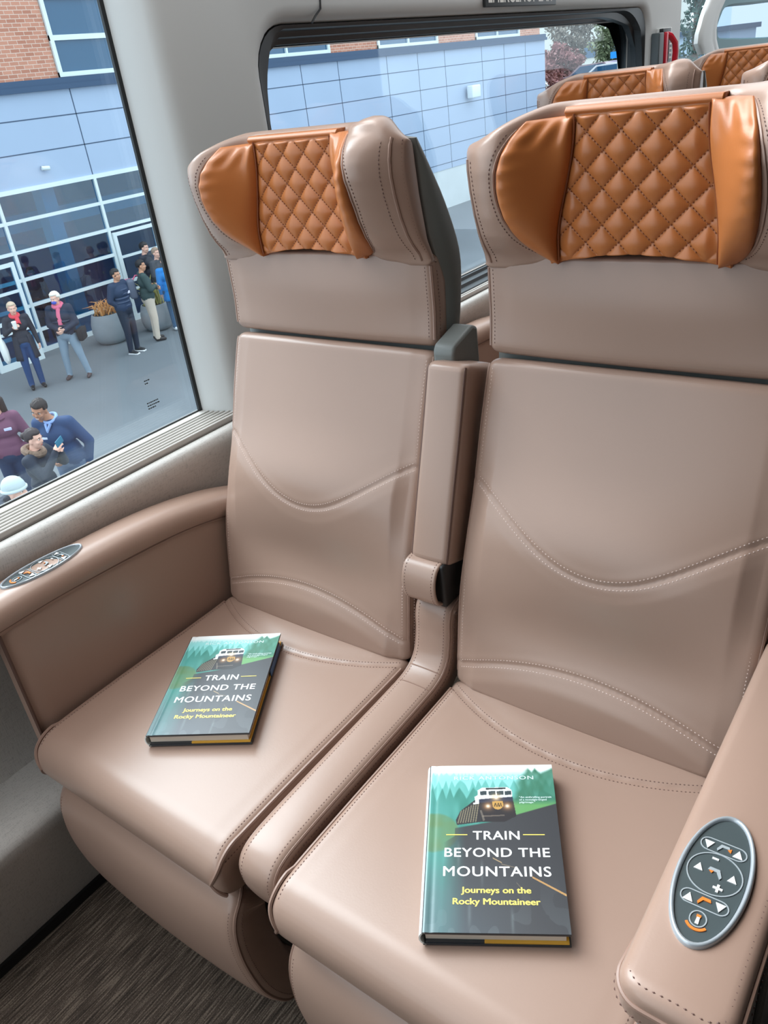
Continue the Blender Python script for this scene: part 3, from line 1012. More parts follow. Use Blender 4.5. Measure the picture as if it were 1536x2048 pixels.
mb.loft([[(-1.27, y, z) for y, z in outr], [(-1.235, y, z) for y, z in outr], [(-1.235, y, z) for y, z in mixr(outr, inn, 0.9)], [(-1.245, y, z) for y, z in inn], [(-1.27, y, z) for y, z in inn]], cap=False, loop=True)
structure(mb.build('window_4_frame', M['teal'], angle=30))
mb = MB(); n = len(inn)
mb.add([(-1.25, y, z) for y, z in inn] + [(-1.256, y, z) for y, z in inn], [tuple(range(n)), tuple(range(n, 2 * n))[::-1]] + [(i, (i + 1) % n, n + (i + 1) % n, n + i) for i in range(n)])
structure(mb.build('window_4', M['tint'], smooth=False))
mb = MB(); mb.box((-1.30, 4.5, 0.74), (-1.20, 6.6, 1.20)); mb.box((-1.30, 5.75, 1.2), (-1.2, 6.6, 2.25)); mb.box((-1.30, 4.2, 1.72), (-1.2, 6.6, 2.25))
structure(mb.build('wall_left_rear', M['trimwhite'], smooth=False))
M['wall_dim'] = mat('dark_blocker_panel', (84, 76, 70), 0.6)  # dark tone chosen to cut bounce light from the unseen shell
# unseen aisle side, stepped front and roof panel, shaped to block fill light
mb = MB(); mb.box((2.3, -1.6, 0.0), (2.4, 6.6, 2.2))
structure(mb.build('wall_right_blocker', M['wall_dim'], smooth=False))
mb = MB(); mb.box((-1.35, -1.7, 0.0), (-0.3, -1.6, 0.4)); mb.box((-0.3, -1.7, 0.0), (2.4, -1.6, 2.0))
structure(mb.build('wall_front_blocker', M['wall_dim'], smooth=False))
mb = MB(); mb.box((-0.47, -1.7, 2.0), (2.4, 6.6, 2.08))
structure(mb.build('ceiling_blocker', M['wall_dim'], smooth=False))

# ------------------------------------------------------------------ text helper
def text_mesh(body, width=None, height=None, bold=0.0, extrude=0.0, shear=0.0, space=1.0):
    """text as a mesh lying in the xy plane centred on the origin; returns (verts, faces)"""
    cu = bpy.data.curves.new('text', 'FONT')
    cu.body = body
    cu.size = 1.0
    cu.offset = bold
    cu.extrude = extrude
    cu.shear = shear
    cu.space_character = space
    cu.resolution_u = 4
    ob = bpy.data.objects.new('text', cu)
    COL.objects.link(ob)
    dg = bpy.context.evaluated_depsgraph_get()
    dg.update()
    me = bpy.data.meshes.new_from_object(ob.evaluated_get(dg))
    v = np.array([p.co[:] for p in me.vertices]); f = [tuple(p.vertices) for p in me.polygons]
    bpy.data.objects.remove(ob); bpy.data.curves.remove(cu); bpy.data.meshes.remove(me)
    lo, hi = v.min(0), v.max(0)
    v[:, :2] -= (lo[:2] + hi[:2]) / 2
    k = (width / (hi[0] - lo[0])) if width else (height / (hi[1] - lo[1]))
    v[:, 0] *= k
    v[:, 1] *= k if not (width and height) else height / (hi[1] - lo[1])
    v[:, 2] -= v[:, 2].min()
    return v, f

# EMERGENCY EXIT sign over the window
M['signblack'] = mat('sign_black', (28, 27, 26), 0.45)
M['signwhite'] = mat('sign_letters', (225, 222, 214), 0.5)
sg = empty('exit_sign', (-1.181, 2.28, 1.437), 'black EMERGENCY EXIT sign with white letters above the long window', 'sign')
mb = MB(); mb.box((-1.181, 2.075, 1.437), (-1.174, 2.485, 1.497), 0.002)
mb.build('plate', M['signblack'], sg, off=(-1.181, 2.28, 1.437))
v, f = text_mesh('EMERGENCY EXIT', width=0.375, height=0.040, bold=0.02)
mb = MB(); mb.add([(-1.1738 + 0.0002, 2.28 + a, 1.466 + b) for a, b, c in v], f)
mb.build('lettering', M['signwhite'], sg, off=(-1.181, 2.28, 1.437), smooth=False)

# red emergency handle beside the window
M['red'] = mat('red_handle', (196, 22, 44), 0.35)
hd = empty('emergency_handle', (-1.18, 3.36, 1.20), 'red emergency handle in a black bracket beside the long window', 'handle')
ho = (-1.18, 3.36, 1.20)
mb = MB(); mb.box((-1.181, 3.285, 1.19), (-1.150, 3.335, 1.338), 0.004)
mb.build('bracket', mat('dark_grey_bracket', (70, 76, 78), 0.5), hd, off=ho)
mb = MB(); mb.box((-1.181, 3.335, 1.19), (-1.168, 3.47, 1.352), 0.003)
mb.build('back_plate', M['trimwhite'], hd, off=ho)
mb = MB(); mb.box((-1.170, 3.335, 1.335), (-1.155, 3.42, 1.350), 0.002)
mb.build('hook', M['dark'], hd, off=ho)
mb = MB(); mb.box((-1.168, 3.348, 1.19), (-1.146, 3.372, 1.338), 0.004)
mb.tube([(-1.160, 3.39, 1.33), (-1.150, 3.40, 1.325), (-1.140, 3.425, 1.30), (-1.138, 3.43, 1.27), (-1.140, 3.43, 1.24), (-1.140, 3.425, 1.19)], 0.011, 8)
mb.build('grip', M['red'], hd, off=ho)
mb = MB(); mb.box((-1.170, 3.435, 1.24), (-1.166, 3.468, 1.325)); mb.cur = 1
for k in range(5): mb.box((-1.1658, 3.440, 1.25 + k * 0.015), (-1.1652, 3.463, 1.256 + k * 0.015))
mb.build('label_print', [M['signblack'], M['signwhite']], hd, off=ho, smooth=False)

# small black print on the window glass
for (y0_, z0_, rows, wd, lab) in ((0.865, 0.858, 2, 0.012, 'upper two tiny rows of black print on the tall window pane'), (0.858, 0.815, 3, 0.026, 'lower three rows of tiny black print near the bottom of the tall window pane')):
    mb = MB()
    for r in range(rows):
        y = y0_
        while y < y0_ + wd * (1.0 if r < rows - 1 else 0.7):
            l = random.uniform(0.002, 0.005)
            mb.box((-1.2676, y, z0_ - r * 0.0055), (-1.2668, y + l, z0_ - r * 0.0055 + 0.0022))
            y += l + 0.0014
    tag(mb.build('glass_lettering', M['dark'], smooth=False), lab, 'print')
# ------------------------------------------------------------------ the seats
XL, XR = -0.8565, -0.345
seat_l = make_seat(XL, 'train_seat', 'mauve leather seat against the window wall, book on it', 'leather train seats')
seat_r = make_seat(XR, 'train_seat', 'mauve leather seat nearest the camera with open book cover facing up, control armrest beside it', 'leather train seats')
seat_r['label'] = 'large mauve leather seat beside the control armrest, nearest the aisle'

def arm_left(seat):
    off = (XL, OY, 0)
    roll = Pad([(0.22, 0.692), (0.30, 0.699), (0.42, 0.703), (0.52, 0.702), (0.65, 0.696), (0.75, 0.684), (0.85, 0.662), (0.94, 0.63), (1.0, 0.60)], 0.044, 0.058,
               r=0.030, re=0.02, rc=0.015, ds=0.012, dx=0.006, x0=-1.117)
    a = roll.build('armrest', M['leather'], seat, off)
    a['label'] = 'curved wall-side armrest with control pad'
    # inner side panel below the roll
    top = [(0.375, 0.665), (0.45, 0.666), (0.52, 0.664), (0.65, 0.656), (0.75, 0.645), (0.85, 0.622), (0.94, 0.59), (1.0, 0.56)]
    tp = resample(catmull(top, 12), 0.02)
    rings = []
    for y, z in tp:
        e = max(0, 1 - (y - 0.375) / 0.012)
        rings.append([(-1.1035, y, 0.38), (-1.1035, y, z), (-1.078 - 0.004 * e, y, z), (-1.077 - 0.006 * e, y, z - 0.02), (-1.077 - 0.006 * e, y, 0.40), (-1.078 - 0.006 * e, y, 0.38)])
    mb = MB(); mb.loft(rings)
    mb.build('side_panel', M['leather'], a, off=off, angle=40)
    mb = PipeSet(); mb.tube([(-1.080, 0.3755, 0.38), (-1.080, 0.3755, 0.66)], 0.003, 6)
    mb.tube([(-1.0765, y, z - 0.001) for y, z in tp], 0.0022, 6)
    mb.build('piping', M['seam'], a, off=off)
    s0 = roll.s_at_y(0.49)
    def frame(u, v, h):
        q = np.array([s0 + u]); x = np.array([-v * 0.95])
        p = roll.pt(x, q)[0]; n = roll.nrm(x, q)[0]
        n2 = np.array([0, 0.0, 1.0])
        base = roll.pt(np.array([0.0]), q)[0]
        z = base[2] - 0.0012 * (v / 0.02) ** 2
        return (p[0], p[1], z + h)
    control_pad(a, frame, off, 0.072, 0.027)
    return a
arm_left(seat_l)

def arm_right(seat):
    off = (XR, OY, 0)
    top = Pad([(0.360, 0.6665), (0.42, 0.6665), (0.6, 0.668), (0.8, 0.67), (1.0, 0.67)], 0.0465, 0.045, r=0.013, re=0.014, rc=0.024, ds=0.006, dx=0.005, x0=-0.087,
              bulge=lambda x, q: 0.004 * (1 - (x / 0.0465) ** 2))
    a = top.build('armrest', M['leather'], seat, off)
    a['label'] = 'aisle-side armrest with dark oval control pad'
    st, pp = MB(), PipeSet()
    # piping follows the nose and the outer edge
    q = np.linspace(0.003, 0.62, 150)
    qq = np.r_[np.linspace(0.0235, 0.0012, 14)]
    left = [(-1, v) for v in qq]
    # welt follows the plan outline: inner corner, nose, outer corner, outer edge
    xa, xb, yf, rcn = -0.1335, -0.0405, 0.3600, 0.024
    e = [(xa + 0.004, 0.425, 0.650), (xa + 0.001, 0.408, 0.6545)]
    e += [(xa + rcn - rcn * math.cos(t), yf + rcn - rcn * math.sin(t), 0.6555 - 0.0035 * math.sin(t)) for t in np.linspace(0, math.pi / 2, 12)]
    e += [(x, yf, 0.652) for x in np.linspace(xa + rcn, xb - rcn, 10)[1:-1]]
    e += [(xb - rcn + rcn * math.sin(t), yf + rcn - rcn * math.cos(t), 0.652 + 0.0035 * (1 - math.cos(t))) for t in np.linspace(0, math.pi / 2, 12)]
    e += [(xb, y, 0.6555) for y in np.linspace(0.39, 0.98, 60)]
    e = np.array(e)
    pp.tube(e, 0.0026, 8)
    e2 = e.copy()
    c = np.array([-0.087, 0.43])
    ins = []
    for p in e[2:]:
        d = np.array([np.clip(p[0] - c[0], -0.0465, 0.0465), min(0, p[1] - c[1])])
        d[0] = d[0] if p[1] < 0.386 or p[0] > c[0] else d[0]
        n = d / (np.linalg.norm(d) + 1e-9)
        if p[1] > 0.386: n = np.array([np.sign(p[0] - c[0]), 0])
        xy = np.array([p[0], p[1]]) - n * 0.009
        qx = np.array([xy[0] + 0.087]); qs = np.array([max(0.001, xy[1] - 0.360)])
        ins.append(top.pt(qx, qs)[0])
    stitch_mesh(st, np.array(ins), np.tile([0, 0, 1.0], (len(ins), 1)), spacing=0.006)
    low = e - np.array([0, 0, 0.010])
    outn = []
    for p in low:
        n = np.array([p[0] + 0.087, min(0, p[1] - 0.40), 0]); outn.append(n / (np.linalg.norm(n) + 1e-9))
    low = low + np.array(outn) * 0.0035
    stitch_mesh(st, low, np.array(outn), spacing=0.006)
    stuff(st.build('stitching', M['stitch_dark'], a, off=off))
    pp.build('piping', M['piping'], a, off=off)
    mb = MB(); mb.box((-0.124, 0.395, 0.0), (-0.046, 0.99, 0.626), 0.01)
    mb.build('armrest_support', mat('dark_grey_side_panel', (92, 93, 95), 0.4), seat, off=off)
    mb = MB()
    for k in range(3): mb.box((-0.0462, 0.52 + k * 0.014, 0.05), (-0.0415, 0.528 + k * 0.014, 0.60), 0.001)
    mb.build('vent_slot', M['dark'], seat, off=off)
    def frame(u, v, h):
        # the pad sits slightly askew on the armrest
        ca, sa = math.cos(0.03), math.sin(0.03)
        return (-0.0925 - v * ca - u * sa * 0.6, 0.488 + u * ca - v * sa, 0.6712 + h)
    control_pad(a, frame, off, 0.0715, 0.0305)
    return a
arm_r = arm_right(seat_r)

# folding armrest and console between the two seats
ca = empty('folding_armrest', (-0.5985, OY, 0), 'folded-up slim leather armrest between the two large seats', 'armrest')
co = (-0.5985, OY, 0)
fold = Pad([(0.806, 0.668), (0.838, 0.765), (0.870, 0.86), (0.899, 0.952)], 0.034, 0.095, r=0.012, re=0.012, re1=0.014, rc=0.010, ds=0.006, dx=0.006, x0=-0.5985,
           bulge=lambda x, q: 0.003 * (1 - (x / 0.034) ** 2))
pad_ = fold.build('arm_pad', M['leather'], ca, co)
pp = PipeSet()
fold.piping(pp, 1, 0.006, fold.L - 0.006, 0.0022); fold.piping(pp, -1, 0.006, fold.L - 0.006, 0.0022)
pp.build('piping', M['seam'], pad_, off=co)
con = Pad([(0.380, 0.395), (0.371, 0.43), (0.374, 0.458), (0.396, 0.476), (0.45, 0.4815), (0.58, 0.483), (0.70, 0.484), (0.755, 0.488), (0.783, 0.505), (0.795, 0.54), (0.800, 0.572), (0.812, 0.592), (0.845, 0.602)],
          0.0335, 0.055, r=0.013, re=0.006, rc=0.008, ds=0.005, dx=0.006, x0=-0.5985, bulge=lambda x, q: 0.003 * (1 - (x / 0.0335) ** 2))
cn = con.build('console', M['leather'], ca, co)
st, pp = MB(), PipeSet()
for s_ in (-1, 1):
    con.piping(pp, s_, 0.01, con.L - 0.01, 0.0022)
    con.stitch_edge(st, s_, 0.01, con.L - 0.01, 0.0105)
    con.stitch_side(st, s_, 0.02, con.L - 0.02, 0.013)
for q in (con.s_at_y(0.735), con.s_at_y(0.768)):
    x = np.linspace(-0.030, 0.030, 16)
    pp.tube(con.pt(x, np.full_like(x, q)), 0.0011, 5)
stuff(st.build('stitching', M['stitch_dark'], cn, off=co))
pp.build('piping', M['piping'], cn, off=co)
strap = Pad([(0.845, 0.668), (0.815, 0.674), (0.794, 0.670), (0.783, 0.652), (0.781, 0.630), (0.788, 0.610), (0.806, 0.600), (0.838, 0.598)][::-1], 0.030, 0.006, r=0.003, re=0.0, rc=0.001, ds=0.006, dx=0.006, x0=-0.604)
sp_ = strap.build('hinge_strap', M['leather'], ca, co)
st = MB()
for s_ in (-1, 1): strap.stitch_edge(st, s_, 0.004, strap.L - 0.004, 0.006)
stuff(st.build('stitching', M['stitch_dark'], sp_, off=co))
mb = MB(); mb.box((-0.628, 0.800, 0.598), (-0.568, 0.88, 0.672), 0.004)
mb.build('hinge', M['dark'], ca, off=co)
mb = MB()
mb.prism([(0.931, 0.88), (0.931, 0.953), (0.937, 0.963), (0.990, 0.978), (1.004, 0.972), (1.006, 0.88)], 'x', -0.642, -0.606)
hc = mb.build('hinge_cover', M['shell'], ca, off=co, angle=20)
bv = hc.modifiers.new('round', 'BEVEL'); bv.width = 0.005; bv.segments = 3
hc['label'] = 'grey plastic hinge cover'

# ------------------------------------------------------------------ rows behind, copies sharing mesh data
def copy_tree(o, shift, parent=None, skip=()):
    c = o.copy(); COL.objects.link(c)
    if parent is None:
        c.location = o.location + Vector(shift)
    else:
        c.parent = parent
    for ch in list(o.children):
        if ch.name.split('.')[0] in skip: continue
        copy_tree(ch, shift, c, skip)
    return c
P = 1.217
SK = ('stitching',)
for src, dy, lab in ((seat_l, P, 'window-side seat of the second row, seen behind the quilted headrest nearest the aisle'),
                     (seat_r, P, 'second-row seat next to the aisle, only its wing edge showing'),
                     (seat_l, 2 * P, 'rearmost visible seat, orange quilted headrest in front of the curved white pillar')):
    c = copy_tree(src, (0, dy, 0), None, ())
    c['label'] = lab
# ------------------------------------------------------------------ the two books
def cover_art(nu=330, nv=482):
    """printed jacket picture as colours on a grid; u across, v down from the top"""
    u = np.linspace(0, 1, nu)[None, :] * np.ones((nv, 1)); v = np.linspace(0, 1, nv)[:, None] * np.ones((1, nu))
    rs = np.random.default_rng(3)
    def noise(su, sv, seed):
        r = np.random.default_rng(seed).random((sv + 2, su + 2))
        a, b = u * su, v * sv
        i, j = a.astype(int), b.astype(int)
        fa, fb = a - i, b - j
        fa, fb = fa * fa * (3 - 2 * fa), fb * fb * (3 - 2 * fb)
        return (r[j, i] * (1 - fa) + r[j, i + 1] * fa) * (1 - fb) + (r[j + 1, i] * (1 - fa) + r[j + 1, i + 1] * fa) * fb
    C = np.zeros((nv, nu, 3))
    def blend(mask, col):
        nonlocal C
        m = np.clip(mask, 0, 1)[..., None]
        C = C * (1 - m) + np.array(col, float) * m
    lin = lambda a, b, t: np.array(a)[None, None] * (1 - t[..., None]) + np.array(b)[None, None] * t[..., None]
    C = lin((246, 250, 248), (124, 208, 206), np.clip((v - 0.03) / 0.075, 0, 1))
    spike = lambda f, seed, amp: amp * np.abs(((u * f + noise(9, 1, seed)) % 1) - 0.5) * 2 * (0.4 + 0.6 * noise(int(f), 2, seed + 9))
    # hazy far trees, then nearer trees
    blend(np.clip((v - (0.045 + spike(26, 1, 0.035) + 0.02 * u)) / 0.01, 0, 1) * 0.8, (150, 216, 212))
    blend(np.clip((v - (0.10 + spike(15, 2, 0.09))) / 0.012, 0, 1) * (0.55 + 0.35 * noise(30, 12, 5)), (92, 170, 160))
    blend(np.clip((v - (0.15 + spike(11, 3, 0.12))) / 0.015, 0, 1) * (0.5 + 0.5 * noise(26, 10, 6)), (58, 128, 114))
    blend(np.clip((u - (0.74 + 0.05 * np.sin(v * 40) * noise(4, 30, 8) - 0.10 * np.clip((v - 0.05) / 0.2, 0, 1))) / 0.05, 0, 1) * np.clip((v - 0.015 - spike(9, 4, 0.04)) / 0.02, 0, 1) * (0.65 + 0.35 * noise(30, 24, 7)), (58, 116, 92))
    blend(np.clip((v - 0.19) / 0.1, 0, 1) * np.clip((0.30 - u) / 0.3, 0, 1) * 0.7, (92, 166, 160))
    # light-green bank right of the locomotive, mossy rock on the left
    blend(((v > 0.24) & (u > 0.66) & (v < 0.36)) * np.clip((v - 0.24) / 0.04, 0, 1) * 0.8, (110, 168, 96))
    rock = np.clip(1 - (((u - 0.06) / 0.20) ** 2 + ((v - 0.45) / 0.125) ** 2), 0, 1)
    blend(np.clip(rock * 5, 0, 1) * (0.7 + 0.3 * noise(20, 30, 11)), (98, 132, 92))
    # dark embankment and bottom
    edge = np.where(u > 0.66, 0.345 - (u - 0.66) * 0.23, np.where(u > 0.22, 0.36 + (0.66 - u) * 0.14, 0.47 + (0.22 - u) * 0.5))
    blend(np.clip((v - edge) / 0.006, 0, 1) * np.clip((u - 0.14) / 0.16, 0, 1) ** 0.7, (58, 60, 64))
    blend(np.clip((v - 0.5) / 0.3, 0, 1) * np.clip((0.34 - u) / 0.34, 0, 1) * 0.75, (86, 112, 110))
    blend(np.clip((v - 0.62) / 0.38, 0, 1) * np.clip((0.75 - u) / 0.6, 0, 1) * 0.55, (74, 92, 104))
    blend(np.clip((v - 0.7) / 0.3, 0, 1) * (noise(14, 12, 21) > 0.62) * 0.14, (150, 165, 165))
    # waterfall-like pale vertical streaks
    for cu, top, w_ in ((0.25, 0.5, 0.012), (0.42, 0.6, 0.01), (0.33, 0.82, 0.012), (0.62, 0.86, 0.01)):
        blend(np.exp(-((u - cu) / w_) ** 2) * np.clip((v - top) / 0.05, 0, 1) * np.clip((top + 0.18 - v) / 0.08, 0, 1) * 0.22, (168, 186, 182))
    def poly(pts, col, a=1.0, soft=0.0):
        nonlocal C
        inside = np.zeros(u.shape, bool)
        n = len(pts)
        for i in range(n):
            (x1, y1), (x2, y2) = pts[i], pts[(i + 1) % n]
            cond = ((y1 > v) != (y2 > v)) & (u < (x2 - x1) * (v - y1) / (y2 - y1 + 1e-12) + x1)
            inside ^= cond
        blend(inside * a, col)
    # the train: coaches trailing back, locomotive front
    poly([(0.385, 0.235), (0.43, 0.25), (0.43, 0.385), (0.235, 0.405), (0.225, 0.375), (0.26, 0.315)], (46, 46, 50))
    for k in range(8):
        t = k / 8
        a, b = 0.40 - 0.155 * t, 0.252 + 0.07 * t
        poly([(a, b), (a + 0.008, b), (a - 0.018, 0.385 + 0.01 * t), (a - 0.026, 0.385 + 0.01 * t)], (150, 140, 112), 0.8)
    poly([(0.405, 0.25), (0.435, 0.215), (0.66, 0.205), (0.675, 0.26), (0.69, 0.35), (0.60, 0.385), (0.42, 0.385)], (40, 38, 42))
    poly([(0.395, 0.178), (0.43, 0.160), (0.63, 0.156), (0.665, 0.176), (0.668, 0.222), (0.40, 0.238)], (236, 240, 238))
    poly([(0.462, 0.162), (0.618, 0.159), (0.618, 0.170), (0.462, 0.173)], (38, 40, 44))
    poly([(0.40, 0.238), (0.668, 0.222), (0.672, 0.252), (0.405, 0.262)], (44, 50, 70))
    for a in (0.415, 0.482, 0.546, 0.608):
        poly([(a, 0.184), (a + 0.053, 0.181), (a + 0.053, 0.208), (a + 0.002, 0.212)], (54, 66, 72))
    poly([(0.37, 0.222), (0.405, 0.205), (0.405, 0.262), (0.378, 0.266)], (214, 222, 222))
    poly([(0.36, 0.262), (0.405, 0.258), (0.405, 0.268), (0.36, 0.272)], (226, 230, 230))
    def glow(cu, cv, r, col, a=1.0):
        blend(np.exp(-(((u - cu) / r) ** 2 + ((v - cv) / (r * 0.68)) ** 2)) * a, col)
    glow(0.54, 0.228, 0.040, (232, 186, 130), 0.8); glow(0.54, 0.226, 0.016, (255, 252, 236))
    for cu in (0.475, 0.625):
        glow(cu, 0.284, 0.040, (214, 150, 96), 0.7); glow(cu, 0.284, 0.015, (255, 246, 220))
    poly([(0.51, 0.252), (0.592, 0.250), (0.594, 0.285), (0.573, 0.302), (0.552, 0.307), (0.53, 0.303), (0.511, 0.288)], (196, 152, 84))
    for a, b in ((0.52, 0.545), (0.545, 0.565), (0.562, 0.585)):
        poly([(a, 0.288), ((a + b) / 2 - 0.002, 0.262), ((a + b) / 2 + 0.004, 0.262), (b, 0.288), (b - 0.007, 0.288), ((a + b) / 2 + 0.001, 0.271), (a + 0.007, 0.288)], (60, 48, 34))
    poly([(0.43, 0.345), (0.60, 0.34), (0.60, 0.348), (0.43, 0.354)], (120, 108, 96), 0.7)
    poly([(0.41, 0.31), (0.425, 0.31), (0.45, 0.375), (0.435, 0.38)], (140, 130, 116), 0.6)
    # rail glints
    poly([(0.50, 0.60), (0.565, 0.628), (0.565, 0.634), (0.50, 0.607)], (190, 160, 116), 0.8)
    poly([(0.56, 0.635), (0.66, 0.655), (0.66, 0.659), (0.56, 0.641)], (150, 132, 108), 0.6)
    poly([(0.775, 0.705), (1.0, 0.800), (1.0, 0.812), (0.775, 0.715)], (196, 150, 92), 0.9)
    poly([(0.66, 0.735), (0.72, 0.79), (0.72, 0.80), (0.66, 0.742)], (150, 132, 108), 0.4)
    blend(np.clip((0.030 - u) / 0.030, 0, 1) * 0.75, (238, 246, 244))  # pale fade paints a highlight along the spine side
    return np.clip(C, 0, 255)

ART = cover_art()
def art_mat():
    m = bpy.data.materials.new('printed_dust_jacket')
    m.use_nodes = True
    p = m.node_tree.nodes['Principled BSDF']
    a = m.node_tree.nodes.new('ShaderNodeVertexColor')
    a.layer_name = 'print'
    m.node_tree.links.new(a.outputs['Color'], p.inputs['Base Color'])
    p.inputs['Roughness'].default_value = 0.32
    p.inputs['Specular IOR Level'].default_value = 0.5
    return m
M['art'] = art_mat()
M['jacket'] = mat('jacket_dark', (52, 56, 60), 0.35)
M['spinewhite'] = mat('jacket_spine_highlight', (228, 236, 234), 0.3)  # near-white tone paints the bright highlight along the spine
M['paper'] = mat('page_edges', (214, 204, 190), 0.8, bump=(1500, 0.3, 0.0006))
M['yellow'] = mat('jacket_flap_yellow', (226, 172, 62), 0.45)
M['white_ink'] = mat('white_lettering', (246, 246, 244), 0.4)
M['yellow_ink'] = mat('yellow_lettering', (250, 224, 110), 0.4)
M['pale_ink'] = mat('pale_lettering', (214, 236, 232), 0.4)
M['bluepatch'] = mat('jacket_flap_blue', (44, 92, 140), 0.4)

BW, BH, BT = 0.160, 0.234, 0.0225
def make_book(loc, rz, tilt, label):
    root = empty('book', loc, label, 'book', 0, 'hardcover books on the seats')
    root.rotation_euler = (tilt[0], tilt[1], rz)
    # local: x to the fore-edge (spine at x=0), y to the head, z up
    nv, nu, _ = ART.shape
    V = []
    lip = 0.0045
    for j in range(nv):
        y = BH * (1 - j / (nv - 1))
        for i in range(nu):
            x = BW * i / (nu - 1)
            k = max(0.0, 1 - x / lip)
            z = BT - 0.0045 * (1 - math.sqrt(max(0, 1 - k * k))) - 0.0006 * math.exp(-((x - 0.010) / 0.003) ** 2)
            V.append((x, y, z))
    F = [(j * nu + i, (j + 1) * nu + i, (j + 1) * nu + i + 1, j * nu + i + 1) for j in range(nv - 1) for i in range(nu - 1)]
    if 'jacket_front' in bpy.data.meshes:
        cov = link(bpy.data.objects.new('front_cover', bpy.data.meshes['jacket_front']), root)
        return finish_book(root, cov)
    me = bpy.data.meshes.new('jacket_front')
    me.from_pydata(V, [], F)
    me.materials.append(M['art'])
    me.polygons.foreach_set('use_smooth', [True] * len(F))
    lin = np.where(ART / 255 <= 0.04045, ART / 255 / 12.92, ((ART / 255 + 0.055) / 1.055) ** 2.4)
    col = me.color_attributes.new('print', 'FLOAT_COLOR', 'POINT')
    col.data.foreach_set('color', np.concatenate([lin, np.ones((nv, nu, 1))], 2).ravel())
    cov = link(bpy.data.objects.new('front_cover', me), root)
    return finish_book(root, cov)

def finish_book(root, cov):
    # boards (front just below the printed face, back, spine)
    mb = MB()
    mb.box((0.001, 0.0, BT - 0.0036), (BW, BH, BT - 0.0007))
    mb.build('front_board', M['jacket'], root, smooth=False)
    mb = MB(); mb.box((0.001, 0, 0), (BW, BH, 0.003))
    mb.build('back_cover', M['jacket'], root, smooth=False)
    mb = MB()
    r = []
    for a in np.linspace(-math.pi / 2, math.pi / 2, 13):
        r.append((0.0045 - 0.0075 * math.cos(a), BT / 2 + (BT / 2 - 0.0004) * math.sin(a)))
    ri = [(x + 0.0018 if x < 0.004 else x, z * 0.90 + BT * 0.05) for x, z in r]
    mb.prism(r + ri[::-1], 'y', 0.0, BH)
    mb.build('spine', M['spinewhite'], root, angle=60)
    mb = MB(); mb.box((0.004, 0.004, 0.0055), (BW - 0.005, BH - 0.004, BT - 0.0036))
    mb.build('page_block', M['paper'], root, smooth=False)
    mb = MB(); mb.box((0.004, 0.001, 0.003), (0.068, BH - 0.001, 0.0055)); mb.cur = 1; mb.box((0.068, 0.001, 0.003), (BW - 0.002, BH - 0.001, 0.0055))
    mb.build('jacket_flap', [M['jacket'], M['yellow']], root, smooth=False)
    mb = MB(); mb.box((BW - 0.002, BH * 0.62, 0.0032), (BW - 0.0004, BH * 0.93, 0.0150))
    mb.build('jacket_edge', M['bluepatch'], root, smooth=False)
    # printing
    def put(body, cu, cv, wid, m, name, bold=0.0, shear=0, space=1.0, hgt=None):
        v, f = text_mesh(body, width=wid * BW, height=hgt, bold=0.0, shear=shear, space=space)
        mb = MB()
        for k, (dx, dy) in enumerate(((-1, 0), (1, 0), (0, 1), (0, -1), (0, 0))):      # heavier strokes
            mb.add([(cu * BW + a + dx * bold * 0.02, BH * (1 - cv) + b + dy * bold * 0.012, BT + 0.00025 + k * 0.00001) for a, b, c in v], f)
        o = mb.build(name, m, cov, smooth=False)
        return o
    put('RICK ANTONSON', 0.525, 0.092, 0.635, M['pale_ink'], 'author_lettering', 0.008, space=1.15, hgt=0.0058)
    put('TRAIN', 0.53, 0.470, 0.345, M['white_ink'], 'title_lettering', 0.016, space=1.08, hgt=0.0120)
    put('BEYOND THE', 0.53, 0.572, 0.765, M['white_ink'], 'title_lettering', 0.016, space=1.08, hgt=0.0122)
    put('MOUNTAINS', 0.525, 0.680, 0.765, M['white_ink'], 'title_lettering', 0.016, space=1.10, hgt=0.0128)
    put('Journeys on the', 0.515, 0.787, 0.485, M['yellow_ink'], 'subtitle_lettering', 0.018, hgt=0.0098)
    put('Rocky Mountaineer', 0.515, 0.847, 0.60, M['yellow_ink'], 'subtitle_lettering', 0.018, hgt=0.0098)
    put('\u201cAn enthralling portrait\nof a nostalgia-tinged\npilgrimage.\u201d', 0.845, 0.245, 0.25, M['pale_ink'], 'quote_lettering', 0.004, hgt=0.0115)
    for a, b in ((0.155, 0.315), (0.73, 0.89)):
        mb = MB()
        mb.add([(a * BW, BH * 0.531, BT + 0.0003), (b * BW, BH * 0.531, BT + 0.0003), (b * BW, BH * 0.5365, BT + 0.0003), (a * BW, BH * 0.5365, BT + 0.0003)], [(0, 1, 2, 3)])
        mb.build('rule_print', M['yellow_ink'], cov, smooth=False)
    return root
ang = math.atan2(0.0825, 0.139)
make_book((-0.3575, 0.3965, 0.4792), ang, (0, 0), 'hardcover train book lying on the seat beside the control armrest')
make_book((-0.8775, 0.4360, 0.4800), math.atan2(0.083, 0.1365), (0, 0), 'hardcover train book lying on the seat against the window wall')
# ------------------------------------------------------------------ outside: ground, terminal building, planters, trees
GZ = -3.2
M['asphalt'] = mat('grey_asphalt', (104, 112, 118), 0.9, vary=(0.6, 0.08))
mb = MB(); mb.box((-90, -30, GZ - 0.2), (-1.75, 140, GZ))
structure(mb.build('ground', M['asphalt'], smooth=False))

